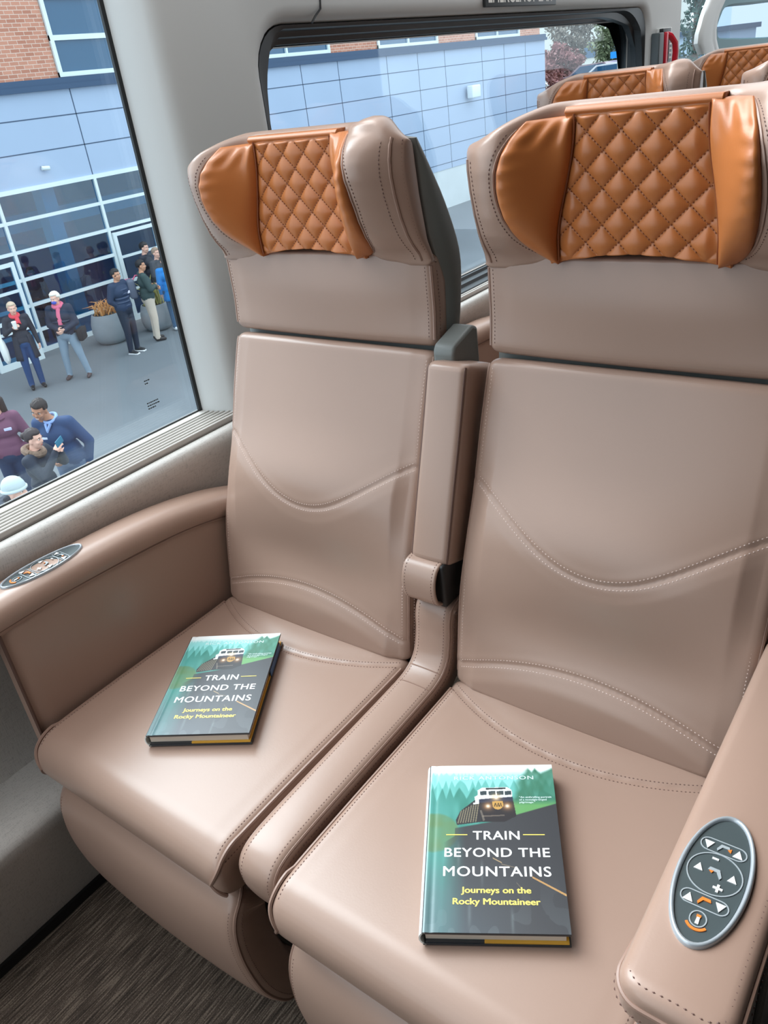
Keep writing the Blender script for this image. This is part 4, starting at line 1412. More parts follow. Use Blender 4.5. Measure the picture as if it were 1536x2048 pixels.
def brick_mat():
    m = mat('pink_brick', (196, 140, 116), 0.85)
    nt = m.node_tree; p = nt.nodes['Principled BSDF']
    tc = nt.nodes.new('ShaderNodeTexCoord')
    sp = nt.nodes.new('ShaderNodeSeparateXYZ'); cb = nt.nodes.new('ShaderNodeCombineXYZ')
    nt.links.new(tc.outputs['Object'], sp.inputs[0])
    nt.links.new(sp.outputs['Y'], cb.inputs['X']); nt.links.new(sp.outputs['Z'], cb.inputs['Y'])
    b = nt.nodes.new('ShaderNodeTexBrick')
    b.inputs['Color1'].default_value = srgb(200, 142, 118)
    b.inputs['Color2'].default_value = srgb(176, 118, 96)
    b.inputs['Mortar'].default_value = srgb(214, 190, 174)
    b.inputs['Scale'].default_value = 1.0
    b.inputs['Mortar Size'].default_value = 0.006
    b.inputs['Brick Width'].default_value = 0.21
    b.inputs['Row Height'].default_value = 0.075
    nt.links.new(cb.outputs[0], b.inputs['Vector'])
    nt.links.new(b.outputs[0], p.inputs['Base Color'])
    return m
M['brick'] = brick_mat()
M['panel'] = mat('blue_grey_facade_panel', (162, 180, 204), 0.4, vary=(0.5, 0.03))
M['joint'] = mat('facade_joint', (66, 84, 108), 0.7)
M['cornice'] = mat('dark_blue_flashing', (48, 74, 104), 0.5)
M['alum'] = mat('white_aluminium', (216, 228, 230), 0.4)
M['shop'] = glass_mat('storefront_glass', (0.30, 0.60, 0.76), 0.10)
M['bglass'] = mat('office_window_glass', (40, 84, 116), 0.08, spec=0.8)
M['room'] = mat('sky_reflection_interior', (34, 126, 176), 0.8)  # blue wall colour stands in for sky reflected in the storefront
M['col'] = mat('pale_interior_column', (188, 220, 216), 0.6)
M['concrete'] = mat('pale_concrete', (196, 204, 206), 0.8, vary=(1.5, 0.05))

XB = -17.0
YA, YE = 5.0, 34.85
YS = 15.2      # storefront ends, panels come down lower after it
bo = (XB, 15.0, GZ)
bld = empty('terminal_building', bo, 'long building with blue-grey panels over a glass storefront and pink brick above', 'building')
# panel band with joints
mb = MB()
mb.box((XB - 0.25, YA, 0.17), (XB, YE, 1.92))
mb.box((XB - 0.25, YS, -1.86), (XB, YE, 0.17))
mb.build('panel_wall', M['panel'], bld, smooth=False, off=bo)
mb = MB()
for z, ya in ((1.43, YA), (0.81, YA), (0.18, YS), (-0.44, YS), (-1.06, YS), (-1.66, YS)):
    mb.box((XB - 0.01, ya, z - 0.011), (XB + 0.004, YE, z + 0.011))
for y in (6.85, 9.30, 11.75, 14.2, 15.6, 17.5, 19.39, 21.07, 23.57, 25.34, 27.03, 29.61, 31.33, 33.1):
    mb.box((XB - 0.01, y - 0.012, 0.17 if y < YS else -1.86), (XB + 0.004, y + 0.012, 1.92))
mb.build('panel_joint', M['joint'], bld, smooth=False, off=bo)
mb = MB(); mb.box((XB - 0.3, YA, 1.92), (XB + 0.10, YE + 0.05, 2.02)); mb.box((XB - 0.3, YA, 2.02), (XB + 0.05, YE + 0.03, 2.14))
mb.build('cornice', M['cornice'], bld, smooth=False, off=bo)
mb = MB(); mb.box((XB - 0.5, YA, 2.14), (XB - 0.12, YE - 0.2, 6.2))
mb.build('brick_wall', M['brick'], bld, smooth=False, off=bo)
mb = MB(); mb.box((XB - 9, YA, 6.0), (XB - 0.1, YE - 0.2, 6.2)); mb.box((XB - 9, YE - 0.5, GZ), (XB - 0.2, YE - 0.1, 6.2))
mb.build('roof', M['cornice'], bld, smooth=False, off=bo)
mb = MB(); mb.box((XB - 0.25, YS, GZ), (XB - 0.02, YE, -1.86))
mb.build('base_wall', M['concrete'], bld, smooth=False, off=bo)
def office_window(y0, y1, z0, z1, mids, vm):
    mb = MB(); f = 0.09; x0, x1 = XB - 0.14, XB - 0.06
    mb.box((x0, y0, z0), (x1, y1, z0 + f)); mb.box((x0, y0, z1 - f), (x1, y1, z1))
    mb.box((x0, y0, z0), (x1 + 0.004, y0 + f, z1)); mb.box((x0, y1 - f, z0), (x1 + 0.004, y1, z1))
    for z in mids: mb.box((x0, y0, z - 0.05), (x1, y1, z + 0.05))
    for y in vm: mb.box((x0, y - 0.035, z0), (x1 + 0.006, y + 0.035, z1))
    w = mb.build('window_frame', M['alum'], bld, smooth=False, off=bo)
    mb = MB(); mb.box((XB - 0.13, y0, z0), (XB - 0.11, y1, z1))
    mb.build('pane', M['bglass'], w, smooth=False, off=bo)
for (a, b, vm) in ((11.65, 14.9, (13.3,)), (17.6, 20.9, (19.0,)), (23.3, 26.8, (25.0,)), (29.4, 32.8, (31.0,))):
    office_window(a, b, 2.15, 4.9, (2.88, 3.62, 4.3), vm)
# storefront
def bar(mb, y0, y1, z0, z1, d=0.07):
    e = 0.006 if z1 - z0 > 1 else 0.0
    mb.box((XB - d, y0, z0 + e * 0.5), (XB + 0.035 + e, y1, z1 + e))
mb = MB()
bar(mb, YA, YS, 0.09, 0.18)
for z in (-0.44, -1.035, -1.60, -2.15, -2.70):
    bar(mb, YA, 11.72, z - 0.035, z + 0.035)
for z in (-0.44, -1.035): bar(mb, 11.72, YS, z - 0.035, z + 0.035)
bar(mb, YA, 11.72, GZ, GZ + 0.10)
for y in (6.85, 9.30, 11.75, 14.2): bar(mb, y - 0.035, y + 0.035, GZ, 0.1)
bar(mb, 13.1, YS, -1.635, -1.565); bar(mb, 13.1, YS, -2.2, -2.13); bar(mb, 13.1, YS, GZ, GZ + 0.1)
mb.build('storefront_frame', M['alum'], bld, smooth=False, off=bo)
for a, b in ((YA, 6.82), (6.88, 9.27), (9.33, 11.72), (11.78, 14.17), (14.23, YS)):
    mb = MB(); mb.box((XB - 0.02, a, GZ), (XB - 0.008, b, 0.1))
    mb.build('glass_pane', M['shop'], bld, smooth=False, off=bo)
def shop_door(y0, y1, x, rot_y=0.0):
    mb = MB()
    for (a, b, c, d) in ((y0, y0 + 0.08, GZ, -1.12), (y1 - 0.08, y1, GZ, -1.12), (y0, y1, -1.2, -1.12), (y0, y1, -1.72, -1.66), (y0, y1, -2.3, -2.22), (y0, y1, -2.5, -2.44), (y0, y1, GZ, GZ + 0.14)):
        e = 0.004 if d - c > 1 else 0.0
        mb.box((x - e, a - e, c + e), (x + 0.05 + e, b + e, d + e))
    d = mb.build('entrance_door', M['alum'], bld, smooth=False, off=bo)
    mb = MB(); mb.box((x + 0.02, y0 + 0.08, GZ + 0.1), (x + 0.03, y1 - 0.08, -1.15))
    mb.build('pane', M['shop'], d, smooth=False, off=bo)
shop_door(11.80, 13.05, XB + 0.04)
shop_door(7.9, 8.95, XB + 0.45)
mb = MB()
mb.box((XB - 5.2, YA, GZ), (XB - 5, YS, 0.2)); mb.box((XB - 5, YA, 0.12), (XB - 0.2, YS, 0.2)); mb.box((XB - 5, YA, GZ - 0.05), (XB - 0.1, YS, GZ + 0.01)); mb.box((XB - 5, YS, GZ), (XB - 0.2, YS + 0.1, 0.2))
mb.build('interior_wall', M['room'], bld, smooth=False, off=bo)
for y in (10.75, 7.3):
    mb = MB(); mb.box((XB - 0.75, y - 0.17, GZ), (XB - 0.4, y + 0.17, 0.15))
    mb.build('column', M['col'], bld, smooth=False, off=bo)
mb = MB(); mb.box((XB - 1.6, 8.2, -0.80), (XB - 1.2, 14.4, -0.42))
mb.build('reflection_bar', M['col'], bld, smooth=False, off=bo)  # pale bar added in place of the train's reflection in the glass

# small wall lamps on the panels
lp = empty('flood_light', (XB, 28.54, 0.5), 'white box floodlight on the blue panels seen through the long window', 'light fixture')
mb = MB(); mb.box((XB + 0.006, 28.45, 0.40), (XB + 0.12, 28.63, 0.58), 0.02)
mb.build('bracket', M['cornice'], lp, off=(XB, 28.54, 0.5))
mb = MB(); mb.box((XB + 0.10, 28.22, 0.30), (XB + 0.36, 28.80, 0.72), 0.04)
mb.build('housing', M['alum'], lp, off=(XB, 28.54, 0.5))
lp = empty('wall_camera', (XB, 10.56, 0.5), 'small pale camera on the panels above the storefront', 'camera')
mb = MB(); mb.box((XB + 0.0, 10.52, 0.47), (XB + 0.06, 10.60, 0.53), 0.01); mb.build('mount', M['cornice'], lp, off=(XB, 10.56, 0.5))
mb = MB(); mb.tube([(XB + 0.06, 10.50, 0.49), (XB + 0.10, 10.66, 0.47)], 0.045, 10); mb.build('housing', M['alum'], lp, off=(XB, 10.56, 0.5))

# planters
M['pot'] = mat('grey_concrete_pot', (132, 140, 146), 0.8, vary=(3, 0.08))
M['soil'] = mat('dark_soil', (66, 58, 52), 0.95)
M['drygrass'] = mat('dry_orange_grass', (206, 150, 92), 0.7)
M['greygreen'] = mat('grey_green_leaves', (120, 146, 118), 0.7)
def planter(x, y, r, label, grass_m, seed, tall=0.45):
    o = (x, y, GZ)
    root = empty('planter', o, label, 'planter', 0)
    prof = [(0.55, 0.0), (0.72, 0.03), (0.92, 0.22), (1.0, 0.5), (0.97, 0.82), (0.86, 1.12), (0.80, 1.22), (0.74, 1.22), (0.72, 1.1)]
    mb = MB(); n = 28
    mb.loft([[(x + r * a * math.cos(2 * math.pi * k / n), y + r * a * math.sin(2 * math.pi * k / n), GZ + b * r * 1.35) for k in range(n)] for a, b in prof])
    mb.build('pot', M['pot'], root, off=o, angle=50)
    mb = MB(); mb.ellipsoid((x, y, GZ + r * 1.50), (r * 0.74, r * 0.74, 0.06)); mb.build('soil', M['soil'], root, off=o)
    rs = random.Random(seed); mb = MB()
    for k in range(70):
        a = rs.uniform(0, 6.28); l = rs.uniform(0.5, 1.0) * tall; sp = rs.uniform(0.2, 1.0) * r
        b = (x + rs.uniform(-0.5, 0.5) * r, y + rs.uniform(-0.5, 0.5) * r, GZ + r * 1.5)
        mb.tube([b, (b[0] + math.cos(a) * sp * 0.4, b[1] + math.sin(a) * sp * 0.4, b[2] + l * 0.7), (b[0] + math.cos(a) * sp, b[1] + math.sin(a) * sp, b[2] + l * rs.uniform(0.5, 0.95))], [0.012, 0.009, 0.002], 4)
    mb.build('grass_tuft', grass_m, root, off=o)
planter(-15.87, 10.34, 0.40, 'round grey concrete planter with dry orange grass beside the man in navy puffer jacket', M['drygrass'], 1)
planter(-15.55, 11.42, 0.36, 'round dark concrete planter with tall yellowish grass behind the man in khaki trousers', mat('yellow_green_grass', (168, 164, 96), 0.7), 2, 0.75)

def tree(x, y, z0, crown, rx, rz, m_leaf, label, name='tree', n=900, leaf=0.25, cone=False, seed=1, group='trees and shrubs beyond the building'):
    o = (x, y, z0)
    root = empty(name, o, label, 'tree' if 'tree' in name else 'shrub', 0, group)
    rs = np.random.default_rng(seed)
    V, F = [], []
    for k in range(n):
        if cone:
            t = rs.random() ** 0.7; rr = rx * (1 - t) * (0.75 + 0.25 * math.sin(t * 60)) * math.sqrt(rs.random()); a = rs.random() * 6.283
            c = np.array([x + rr * math.cos(a), y + rr * math.sin(a), crown + rz * (2 * t - 1) - 0.25 * rr])
        else:
            d = rs.normal(size=3); d /= np.linalg.norm(d); d *= (0.35 + 0.65 * rs.random() ** 0.4) * (0.8 + 0.2 * math.sin(d[0] * 7 + d[2] * 9))
            c = np.array([x + d[0] * rx, y + d[1] * rx, crown + d[2] * rz])
        u = rs.normal(size=3); u /= np.linalg.norm(u); w = np.cross(u, rs.normal(size=3)); w /= np.linalg.norm(w)
        s_ = leaf * (0.6 + 0.8 * rs.random()); i = len(V)
        V += [tuple(c - u * s_), tuple(c + w * s_ * 0.45), tuple(c + u * s_), tuple(c - w * s_ * 0.45)]
        F.append((i, i + 1, i + 2, i + 3))
    mesh_obj('foliage', V, F, m_leaf, root, False, None, o)
    mb = MB(); mb.tube([(x, y, z0), (x + 0.05, y, (z0 + crown) / 2), (x, y, crown + rz * (0.5 if cone else 0.2))], [0.02 * rz + 0.09, 0.02 * rz + 0.06, 0.03], 8)
    mb.build('trunk', M['bark'], root, off=o)
M['bark'] = mat('brown_bark', (84, 70, 60), 0.9)
lf = lambda n_, c: mat(n_, c, 0.7, vary=(1.2, 0.35))
M['redtwig'] = lf('reddish_shrub', (136, 92, 92)); M['olive'] = lf('olive_foliage', (96, 108, 78)); M['dkgreen'] = lf('dark_conifer', (52, 82, 74)); M['blossom'] = lf('white_blossom', (232, 230, 226)); M['greytwig'] = lf('grey_twigs', (128, 122, 112))
T = [(-20.2, 41.5, -0.1, 1.0, 1.0, 'redtwig', 'reddish shrub just past the end of the panelled building', 'shrub', False),
     (-22.0, 47.0, 0.7, 1.5, 1.3, 'redtwig', 'taller reddish brown shrub between the building end and the olive tree', 'shrub', False),
     (-24.5, 54, 2.6, 1.7, 2.2, 'greytwig', 'bare grey tree rising above the reddish shrubs', 'tree', False),
     (-20.0, 50, 1.3, 1.6, 1.9, 'olive', 'dense olive green tree beside the bare grey tree', 'tree', False),
     (-19.6, 38.5, 0.1, 0.85, 0.55, 'blossom', 'low white blossoming shrub in front of the reddish shrubs', 'shrub', False),
     (-20.6, 57, 2.4, 1.5, 2.2, 'olive', 'olive tree standing behind the blue sign', 'tree', False),
     (-13.1, 42, 2.6, 1.5, 5.6, 'dkgreen', 'tall dark conifer seen in the gap behind the rear pillar', 'tree', True),
     (-10.6, 50, 2.6, 2.2, 5.6, 'dkgreen', 'second dark conifer behind the curved white pillar', 'tree', True)]
for i, (x, y, c, rx, rz, m_, lab, nm, cone) in enumerate(T):
    tree(x, y, -0.7 if y > 38 else GZ, c, rx, rz, M[m_], lab, nm, 3200 if cone else 3000, 0.13, cone, 20 + i)
# distant pale buildings, blue sign, parked cars
def far_block(x0, x1, y, z1, label, m, wins):
    o = ((x0 + x1) / 2, y, GZ)
    root = empty('apartment_building', o, label, 'building', 0)
    mb = MB(); mb.box((x0, y, GZ), (x1, y + 8, z1)); mb.build('wall', m, root, smooth=False, off=o)
    mb = MB(); mb.box((x0 - 0.3, y - 0.3, z1), (x1 + 0.3, y + 8.3, z1 + 0.35)); mb.build('roof', M['cornice'], root, smooth=False, off=o)
    for (wx, wz) in wins:
        mb = MB(); mb.box((wx - 0.5, y - 0.06, wz - 0.6), (wx + 0.5, y + 0.02, wz + 0.6))
        mb.build('window', M['bglass'], root, smooth=False, off=o)
far_block(-37, -25.5, 72, 7.5, 'pale apartment block far behind the trees past the building end', mat('cream_wall', (206, 208, 200), 0.8), [(-31 + 1.9 * i, 1.4 + 2.6 * j) for i in range(3) for j in range(2)])
far_block(-24.0, -19.5, 70, 1.4, 'low pale blue house behind the conifers', mat('pale_blue_wall', (178, 196, 214), 0.8), [(-23 + 1.4 * i, -0.4) for i in range(3)])
far_block(-19.0, 2, 85, 2.6, 'grey distant house row seen through the rounded rear window', mat('grey_wall', (150, 156, 164), 0.8), [(-17 + 3 * i, 0.9) for i in range(5)])
sgn = empty('street_sign', (-17.75, 45, GZ), 'bright blue rectangular sign on a post past the building', 'sign')
mb = MB(); mb.box((-18.25, 44.95, 0.83), (-17.2, 45.0, 1.13)); mb.build('board', mat('bright_blue_sign', (36, 150, 232), 0.4), sgn, smooth=False, off=(-17.75, 45, GZ))
mb = MB(); mb.tube([(-17.75, 45.05, GZ), (-17.75, 45.05, 0.9)], 0.05, 8); mb.build('post', M['alum'], sgn, off=(-17.75, 45, GZ))
def car(x, y, z, m, label):
    o = (x, y, z)
    root = empty('car', o, label, 'car', 0)
    side = [(-2.1, 0.35), (-2.1, 0.75), (-1.9, 0.92), (-1.15, 1.0), (-0.55, 1.42), (0.75, 1.45), (1.45, 1.02), (2.05, 0.92), (2.15, 0.6), (2.1, 0.35)]
    mb = MB(); mb.prism([(x + a, z + b) for a, b in side], 'y', y - 0.85, y + 0.85); mb.build('body', m, root, off=o, angle=20)
    gl = [(-1.0, 1.0), (-0.5, 1.36), (0.7, 1.39), (1.25, 1.02)]
    mb = MB(); mb.prism([(x + a, z + b) for a, b in gl], 'y', y - 0.87, y + 0.87); mb.build('window_glass', M['bglass'], root, off=o, smooth=False)
    for a in (-1.35, 1.35):
        for s_ in (-0.8, 0.8):
            mb = MB(); mb.tube([(x + a, y + s_ - 0.1, z + 0.32), (x + a, y + s_ + 0.1, z + 0.32)], 0.32, 16); mb.build('wheel', M['dark'], root, off=o, angle=40)
mb = MB(); mb.box((-40, 37, GZ), (10, 60, -0.7)); structure(mb.build('ground_terrace', M['asphalt'], smooth=False))
car(-18.6, 44, -0.7, mat('mauve_car_paint', (150, 132, 140), 0.3), 'parked mauve grey car below the blue sign')
car(-15.6, 39.0, -0.7, mat('white_car_paint', (226, 228, 230), 0.3), 'parked white car in the gap behind the rear pillar')
# ------------------------------------------------------------------ people on the platform
def capsule(mb, a, b, ra, rb, n=14):
    a, b = Vector(a), Vector(b)
    t = (b - a); L = t.length
    t = t / L if L > 1e-6 else Vector((0, 0, 1))
    u = t.orthogonal().normalized(); w = t.cross(u)
    rings = []
    for al in np.linspace(-math.pi / 2 + 0.15, 0, 5):
        rings.append((a + t * (ra * math.sin(al)), ra * math.cos(al)))
    for al in np.linspace(0, math.pi / 2 - 0.15, 5):
        rings.append((b + t * (rb * math.sin(al)), rb * math.cos(al)))
    mb.loft([[p + (u * math.cos(2 * math.pi * k / n) + w * math.sin(2 * math.pi * k / n)) * r for k in range(n)] for p, r in rings])

def remesh(mb, voxel, smooth_it=3):
    """fuse overlapping closed shapes into one continuous skin; returns arrays"""
    me = bpy.data.meshes.new('tmp'); me.from_pydata(mb.v, [], mb.f)
    bm = bmesh.new(); bm.from_mesh(me); bmesh.ops.recalc_face_normals(bm, faces=bm.faces); bm.to_mesh(me); bm.free()
    ob = bpy.data.objects.new('tmp', me); COL.objects.link(ob)
    m = ob.modifiers.new('r', 'REMESH'); m.mode = 'VOXEL'; m.voxel_size = voxel
    if smooth_it:
        s_ = ob.modifiers.new('s', 'SMOOTH'); s_.iterations = smooth_it; s_.factor = 0.5
    dg = bpy.context.evaluated_depsgraph_get(); dg.update()
    out = bpy.data.meshes.new_from_object(ob.evaluated_get(dg))
    v = np.array([p.co[:] for p in out.vertices]); f = [tuple(p.vertices) for p in out.polygons]
    bpy.data.objects.remove(ob); bpy.data.meshes.remove(me); bpy.data.meshes.remove(out)
    return v, f

SKINS = {'fair': (226, 178, 158), 'tan': (198, 146, 116), 'brown': (176, 126, 100)}
cm = {}
def cmat(rgb, rough=0.75):
    k = (tuple(rgb), rough)
    if k not in cm:
        cm[k] = mat('cloth_%d_%d_%d' % tuple(rgb), rgb, rough)
    return cm[k]
EYE = cmat((40, 30, 26), 0.3)
LIP = cmat((168, 96, 88), 0.5)

def make_person(label, x, y, phi, H=1.75, top=(40, 60, 90), legs=(40, 60, 100), shoes=(30, 30, 32), skin='fair', hair=(40, 32, 28), hair_style='short',
                arms=None, leg_pose=None, head_yaw=0.0, head_pitch=0.0, head_roll=0.0, lean=(0, 0), bulk=1.0, beard=False, smile=False, group=None, sleeve_skin=False):
    """phi: facing direction in degrees (0 = towards +x).  Local frame: +y forward, +x to the person's right."""
    s = H / 1.75
    J = dict(pelvis=(0, 0, .95), waist=(0, 0.0, 1.08), chest=(0, 0.0, 1.28), neck=(0, -0.01, 1.47), head=(0, 0.025, 1.615),
             shr=(.185, -.01, 1.415), shl=(-.185, -.01, 1.415), elr=(.235, -.03, 1.14), ell=(-.235, -.03, 1.14), wrr=(.235, .06, .90), wrl=(-.235, .06, .90),
             hir=(.085, 0, .93), hil=(-.085, 0, .93), knr=(.10, .02, .50), knl=(-.10, .02, .50), anr=(.105, -.02, .09), anl=(-.105, -.02, .09))
    if arms: J.update(arms)
    if leg_pose: J.update(leg_pose)
    # lean moves everything above the hips
    for k in ('waist', 'chest', 'neck', 'head', 'shr', 'shl', 'elr', 'ell', 'wrr', 'wrl'):
        q = J[k]; h = max(0, q[2] - .95)
        J[k] = (q[0] + lean[0] * h, q[1] + lean[1] * h, q[2])
    J = {k: Vector(v) * s for k, v in J.items()}
    mats = [cmat(top), cmat(legs), cmat(shoes, 0.5), cmat(SKINS[skin], 0.55)]
    segs = []
    def seg(a, b, ra, rb, m):
        segs.append((Vector(a), Vector(b), ra * s, rb * s, m))
    B = bulk
    seg(J['hir'] * .6 + J['hil'] * .4, J['hil'] * .6 + J['hir'] * .4, .125 * B, .125 * B, 1)
    seg(J['pelvis'] + Vector((.05 * s, 0, .04 * s)), J['pelvis'] + Vector((-.05 * s, 0, .04 * s)), .125 * B, .125 * B, 0)
    seg(J['waist'] + Vector((.045 * s, 0, 0)), J['waist'] + Vector((-.045 * s, 0, 0)), .115 * B, .115 * B, 0)
    seg(J['chest'] + Vector((.065 * s, .005, 0)), J['chest'] + Vector((-.065 * s, .005, 0)), .120 * B, .120 * B, 0)
    seg(J['chest'] + Vector((0, 0, .08 * s)), J['neck'] - Vector((0, 0, .05 * s)), .10 * B, .065, 0)
    for a in 'rl':
        sh, el, wr = J['sh' + a], J['el' + a], J['wr' + a]
        seg(J['neck'] - Vector((0, 0, .06 * s)), sh, .062 * B, .066 * B, 0)
        seg(sh, el, .066 * B, .053 * B, 0)
        seg(el, wr, .050 * B, .038 * B, 3 if sleeve_skin else 0)
        hi, kn, an = J['hi' + a], J['kn' + a], J['an' + a]
        seg(hi, kn, .104 * (0.6 + 0.4 * B), .076, 1)
        seg(kn, an, .074, .058, 1)
        f = (an - kn); fwd = Vector((0.10 if a == 'r' else -0.10, 1, 0)).normalized()
        if leg_pose and 'toe' in leg_pose: fwd = Vector(leg_pose['toe']).normalized()
        seg(an - Vector((0, 0, .035 * s)) - fwd * .03 * s, an + fwd * .15 * s - Vector((0, 0, .052 * s)), .046, .036, 2)
    seg(J['neck'] - Vector((0, 0, .06 * s)), J['neck'] * .45 + J['head'] * .55, .054, .050, 3)
    mb = MB()
    for a, b, ra, rb, m in segs: capsule(mb, a, b, ra, rb)
    v, f = remesh(mb, .017, 3)
    v[:, 2] = np.maximum(v[:, 2], 0.0)
    cen = np.array([v[list(q)].mean(0) for q in f])
    D = []
    for a, b, ra, rb, m in segs:
        a_, b_ = np.array(a), np.array(b); ab = b_ - a_
        t = np.clip(((cen - a_) @ ab) / (ab @ ab + 1e-9), 0, 1)
        D.append(np.linalg.norm(cen - a_ - t[:, None] * ab, axis=1) - (ra + (rb - ra) * t))
    D = np.array(D)
    D[-1] += np.where(cen[:, 2] > J['neck'][2] + 0.005 * s, -0.02, 0.05)
    fm = [segs[i][4] for i in D.argmin(0)]
    V, F, FM = [tuple(p) for p in v], list(f), list(fm)
    def append(v2, f2, m):
        n = len(V)
        V.extend(tuple(p) for p in v2); F.extend(tuple(i + n for i in q) for q in f2)
        FM.extend(m if isinstance(m, list) else [m] * len(f2))
    # ---- head
    Rh = Euler((head_pitch, head_roll, head_yaw), 'ZXY' if False else 'XYZ').to_matrix()
    hc = J['head']
    def hp(p): return hc + Rh @ (Vector(p) * s)
    mb = MB()
    def blob(c, r):
        t = MB(); t.ellipsoid((0, 0, 0), [q * s for q in r], 18, 12)
        mb.add([hc + Rh @ (Vector(c) * s + Vector(p)) for p in t.v], t.f)
    blob((0, -.012, .035), (.076, .094, .088)); blob((0, .012, -.035), (.062, .076, .082)); blob((0, .030, -.080), (.040, .048, .034))
    blob((0, .088, -.022), (.014, .020, .022)); blob((0, .078, .004), (.010, .016, .026)); blob((0, .072, .026), (.052, .020, .012))
    blob((.078, -.005, -.012), (.012, .020, .032)); blob((-.078, -.005, -.012), (.012, .020, .032))
    blob((.036, .060, -.028), (.024, .022, .022)); blob((-.036, .060, -.028), (.024, .022, .022))
    capsule(mb, hp((0, -.01, -.06)), hp((0, -.03, -.15)), .05 * s, .055 * s)
    v2, f2 = remesh(mb, .0085, 2)
    append(v2, f2, 3)
    def feature(c, r, m):
        t = MB(); t.ellipsoid((0, 0, 0), [q * s for q in r], 10, 6)
        append([hc + Rh @ (Vector(c) * s + Vector(p)) for p in t.v], t.f, m)
    mats += [EYE, LIP, cmat(hair), cmat((238, 234, 230), 0.4)]
    for sx in (-1, 1):
        feature((sx * .031, .076, .010), (.014, .008, .006), 7); feature((sx * .031, .082, .010), (.0065, .005, .0055), 4)
        feature((sx * .032, .084, .030), (.019, .006, .0045), 6)
    feature((0, .080, -.062), (.025, .009, .007), 5)
    if smile: feature((0, .085, -.061), (.020, .006, .0035), 7)
    # ---- hands: palm, four bent fingers, thumb
    for a in 'rl':
        el, wr = J['el' + a], J['wr' + a]
        d = (wr - el).normalized()
        side = Vector((1 if a == 'r' else -1, 0, 0))
        inward = -side
        nrm = (inward - d * inward.dot(d))
        nrm = nrm.normalized() if nrm.length > .2 else Vector((0, 1, 0))     # palm faces inward
        across = d.cross(nrm).normalized()
        if across.y < 0: across = -across                                       # thumb side points forward
        mb = MB()
        capsule(mb, wr - d * .02 * s, wr + d * .02 * s, .026 * s, .028 * s, 10)
        for k, (w_, l) in enumerate(((.027, .070), (.009, .080), (-.009, .075), (-.026, .060))):
            p0 = wr + d * .03 * s + across * w_ * .8 * s; p1 = wr + d * .085 * s + across * w_ * s
            capsule(mb, p0, p1, .016 * s, .0125 * s, 8)
            p2 = p1 + (d * .8 + nrm * .6).normalized() * l * .5 * s
            p3 = p2 + (d * .35 + nrm * .95).normalized() * l * .5 * s
            capsule(mb, p1, p2, .0115 * s, .0098 * s, 8); capsule(mb, p2, p3, .0098 * s, .008 * s, 8)
        t0 = wr + d * .03 * s + across * .024 * s
        t1 = t0 + (d * .6 + across * .6 + nrm * .4).normalized() * .045 * s
        capsule(mb, t0, t1, .015 * s, .012 * s, 8); capsule(mb, t1, t1 + (d * .8 + nrm * .5).normalized() * .035 * s, .012 * s, .009 * s, 8)
        v2, f2 = remesh(mb, .0065, 1)
        append(v2, f2, 3)
    rz = math.radians(phi - 90)
    body = mesh_obj('person', V, F, mats, None, True, FM)
    body.location = (x, y, GZ)
    body.rotation_euler = (0, 0, rz)
    tag(body, label, 'person', group)
    # ---- hair
    def on_head(nm, m, fn, n=30, k=18):
        """shell hugging the skull where fn(dir) gives a thickness > 0"""
        vs, fs, keep = [], [], []
        for i in range(k + 1):
            th = math.pi * i / k
            for j in range(n):
                ph = 2 * math.pi * j / n
                d = Vector((math.sin(th) * math.sin(ph), math.sin(th) * math.cos(ph), math.cos(th)))
                t = fn(d); keep.append(t > 0)
                r = Vector((d.x * .078, d.y * .096 - .012, d.z * .09 + .035))
                r += Vector((d.x, d.y, d.z)) * max(t, -0.004)
                vs.append(hp(r))
        q = MB()
        fs = []
        for i in range(k):
            for j in range(n):
                ids = (i * n + j, i * n + (j + 1) % n, (i + 1) * n + (j + 1) % n, (i + 1) * n + j)
                if sum(keep[t] for t in ids) >= 2: fs.append(ids)
        used = sorted({t for f_ in fs for t in f_}); mp = {t: i for i, t in enumerate(used)}
        o = mesh_obj(nm, [vs[t] for t in used], [tuple(mp[t] for t in f_) for f_ in fs], m, body, True)
        md = o.modifiers.new('thick', 'SOLIDIFY'); md.thickness = .012 * s; md.offset = -1
        return o
    if hair_style in ('short', 'bun', 'long', 'fluffy'):
        def fn(d):
            lim = 0.40 if d.y > 0.45 else (-0.05 if d.y > -0.1 else -0.62)
            w = 0.020 if hair_style == 'fluffy' else 0.010
            return w + 0.006 * math.sin(d.x * 14) * math.cos(d.y * 11) if d.z > lim else -1
        on_head('hair', cmat(hair, 0.6), fn)
        if beard:
            def fb(d): return 0.008 if (d.z < -0.28 and d.z > -0.93 and d.y > 0.05) else -1
            o = on_head('beard', cmat(hair, 0.7), lambda d: -1 if not (d.y > 0.0) else (0.004 if -0.95 < d.z < -0.45 else -1))
    if hair_style in ('bun', 'long'):
        mb = MB()
        if hair_style == 'bun': t = MB(); mb.ellipsoid(tuple(hp((0, -.115, .03))), (.045 * s, .042 * s, .045 * s))
        else:
            for sx in (-.05, 0, .05): capsule(mb, hp((sx, -.085, .02)), hp((sx * 1.3, -.085, -.24)), .05 * s, .035 * s)
        mb.build('hair_tail', cmat(hair, 0.6), body)
    if hair_style == 'beanie':
        def fn(d): return 0.016 + 0.01 * max(0, d.z) if d.z > (0.05 if d.y > 0 else -0.25) else -1
        o = on_head('beanie', cmat((176, 190, 192), 0.95), fn); o['label'] = 'pale grey knit beanie'
        mb = MB()
        ring = [hp((.092 * math.sin(t), .108 * math.cos(t) - .012, .042 - .02 * (1 - math.cos(t)) * .6)) for t in np.linspace(0, 2 * math.pi, 33)]
        mb.tube(ring, .016 * s, 8); mb.build('beanie_cuff', cmat((186, 198, 200), 0.95), body)
    return body, J, hp, s

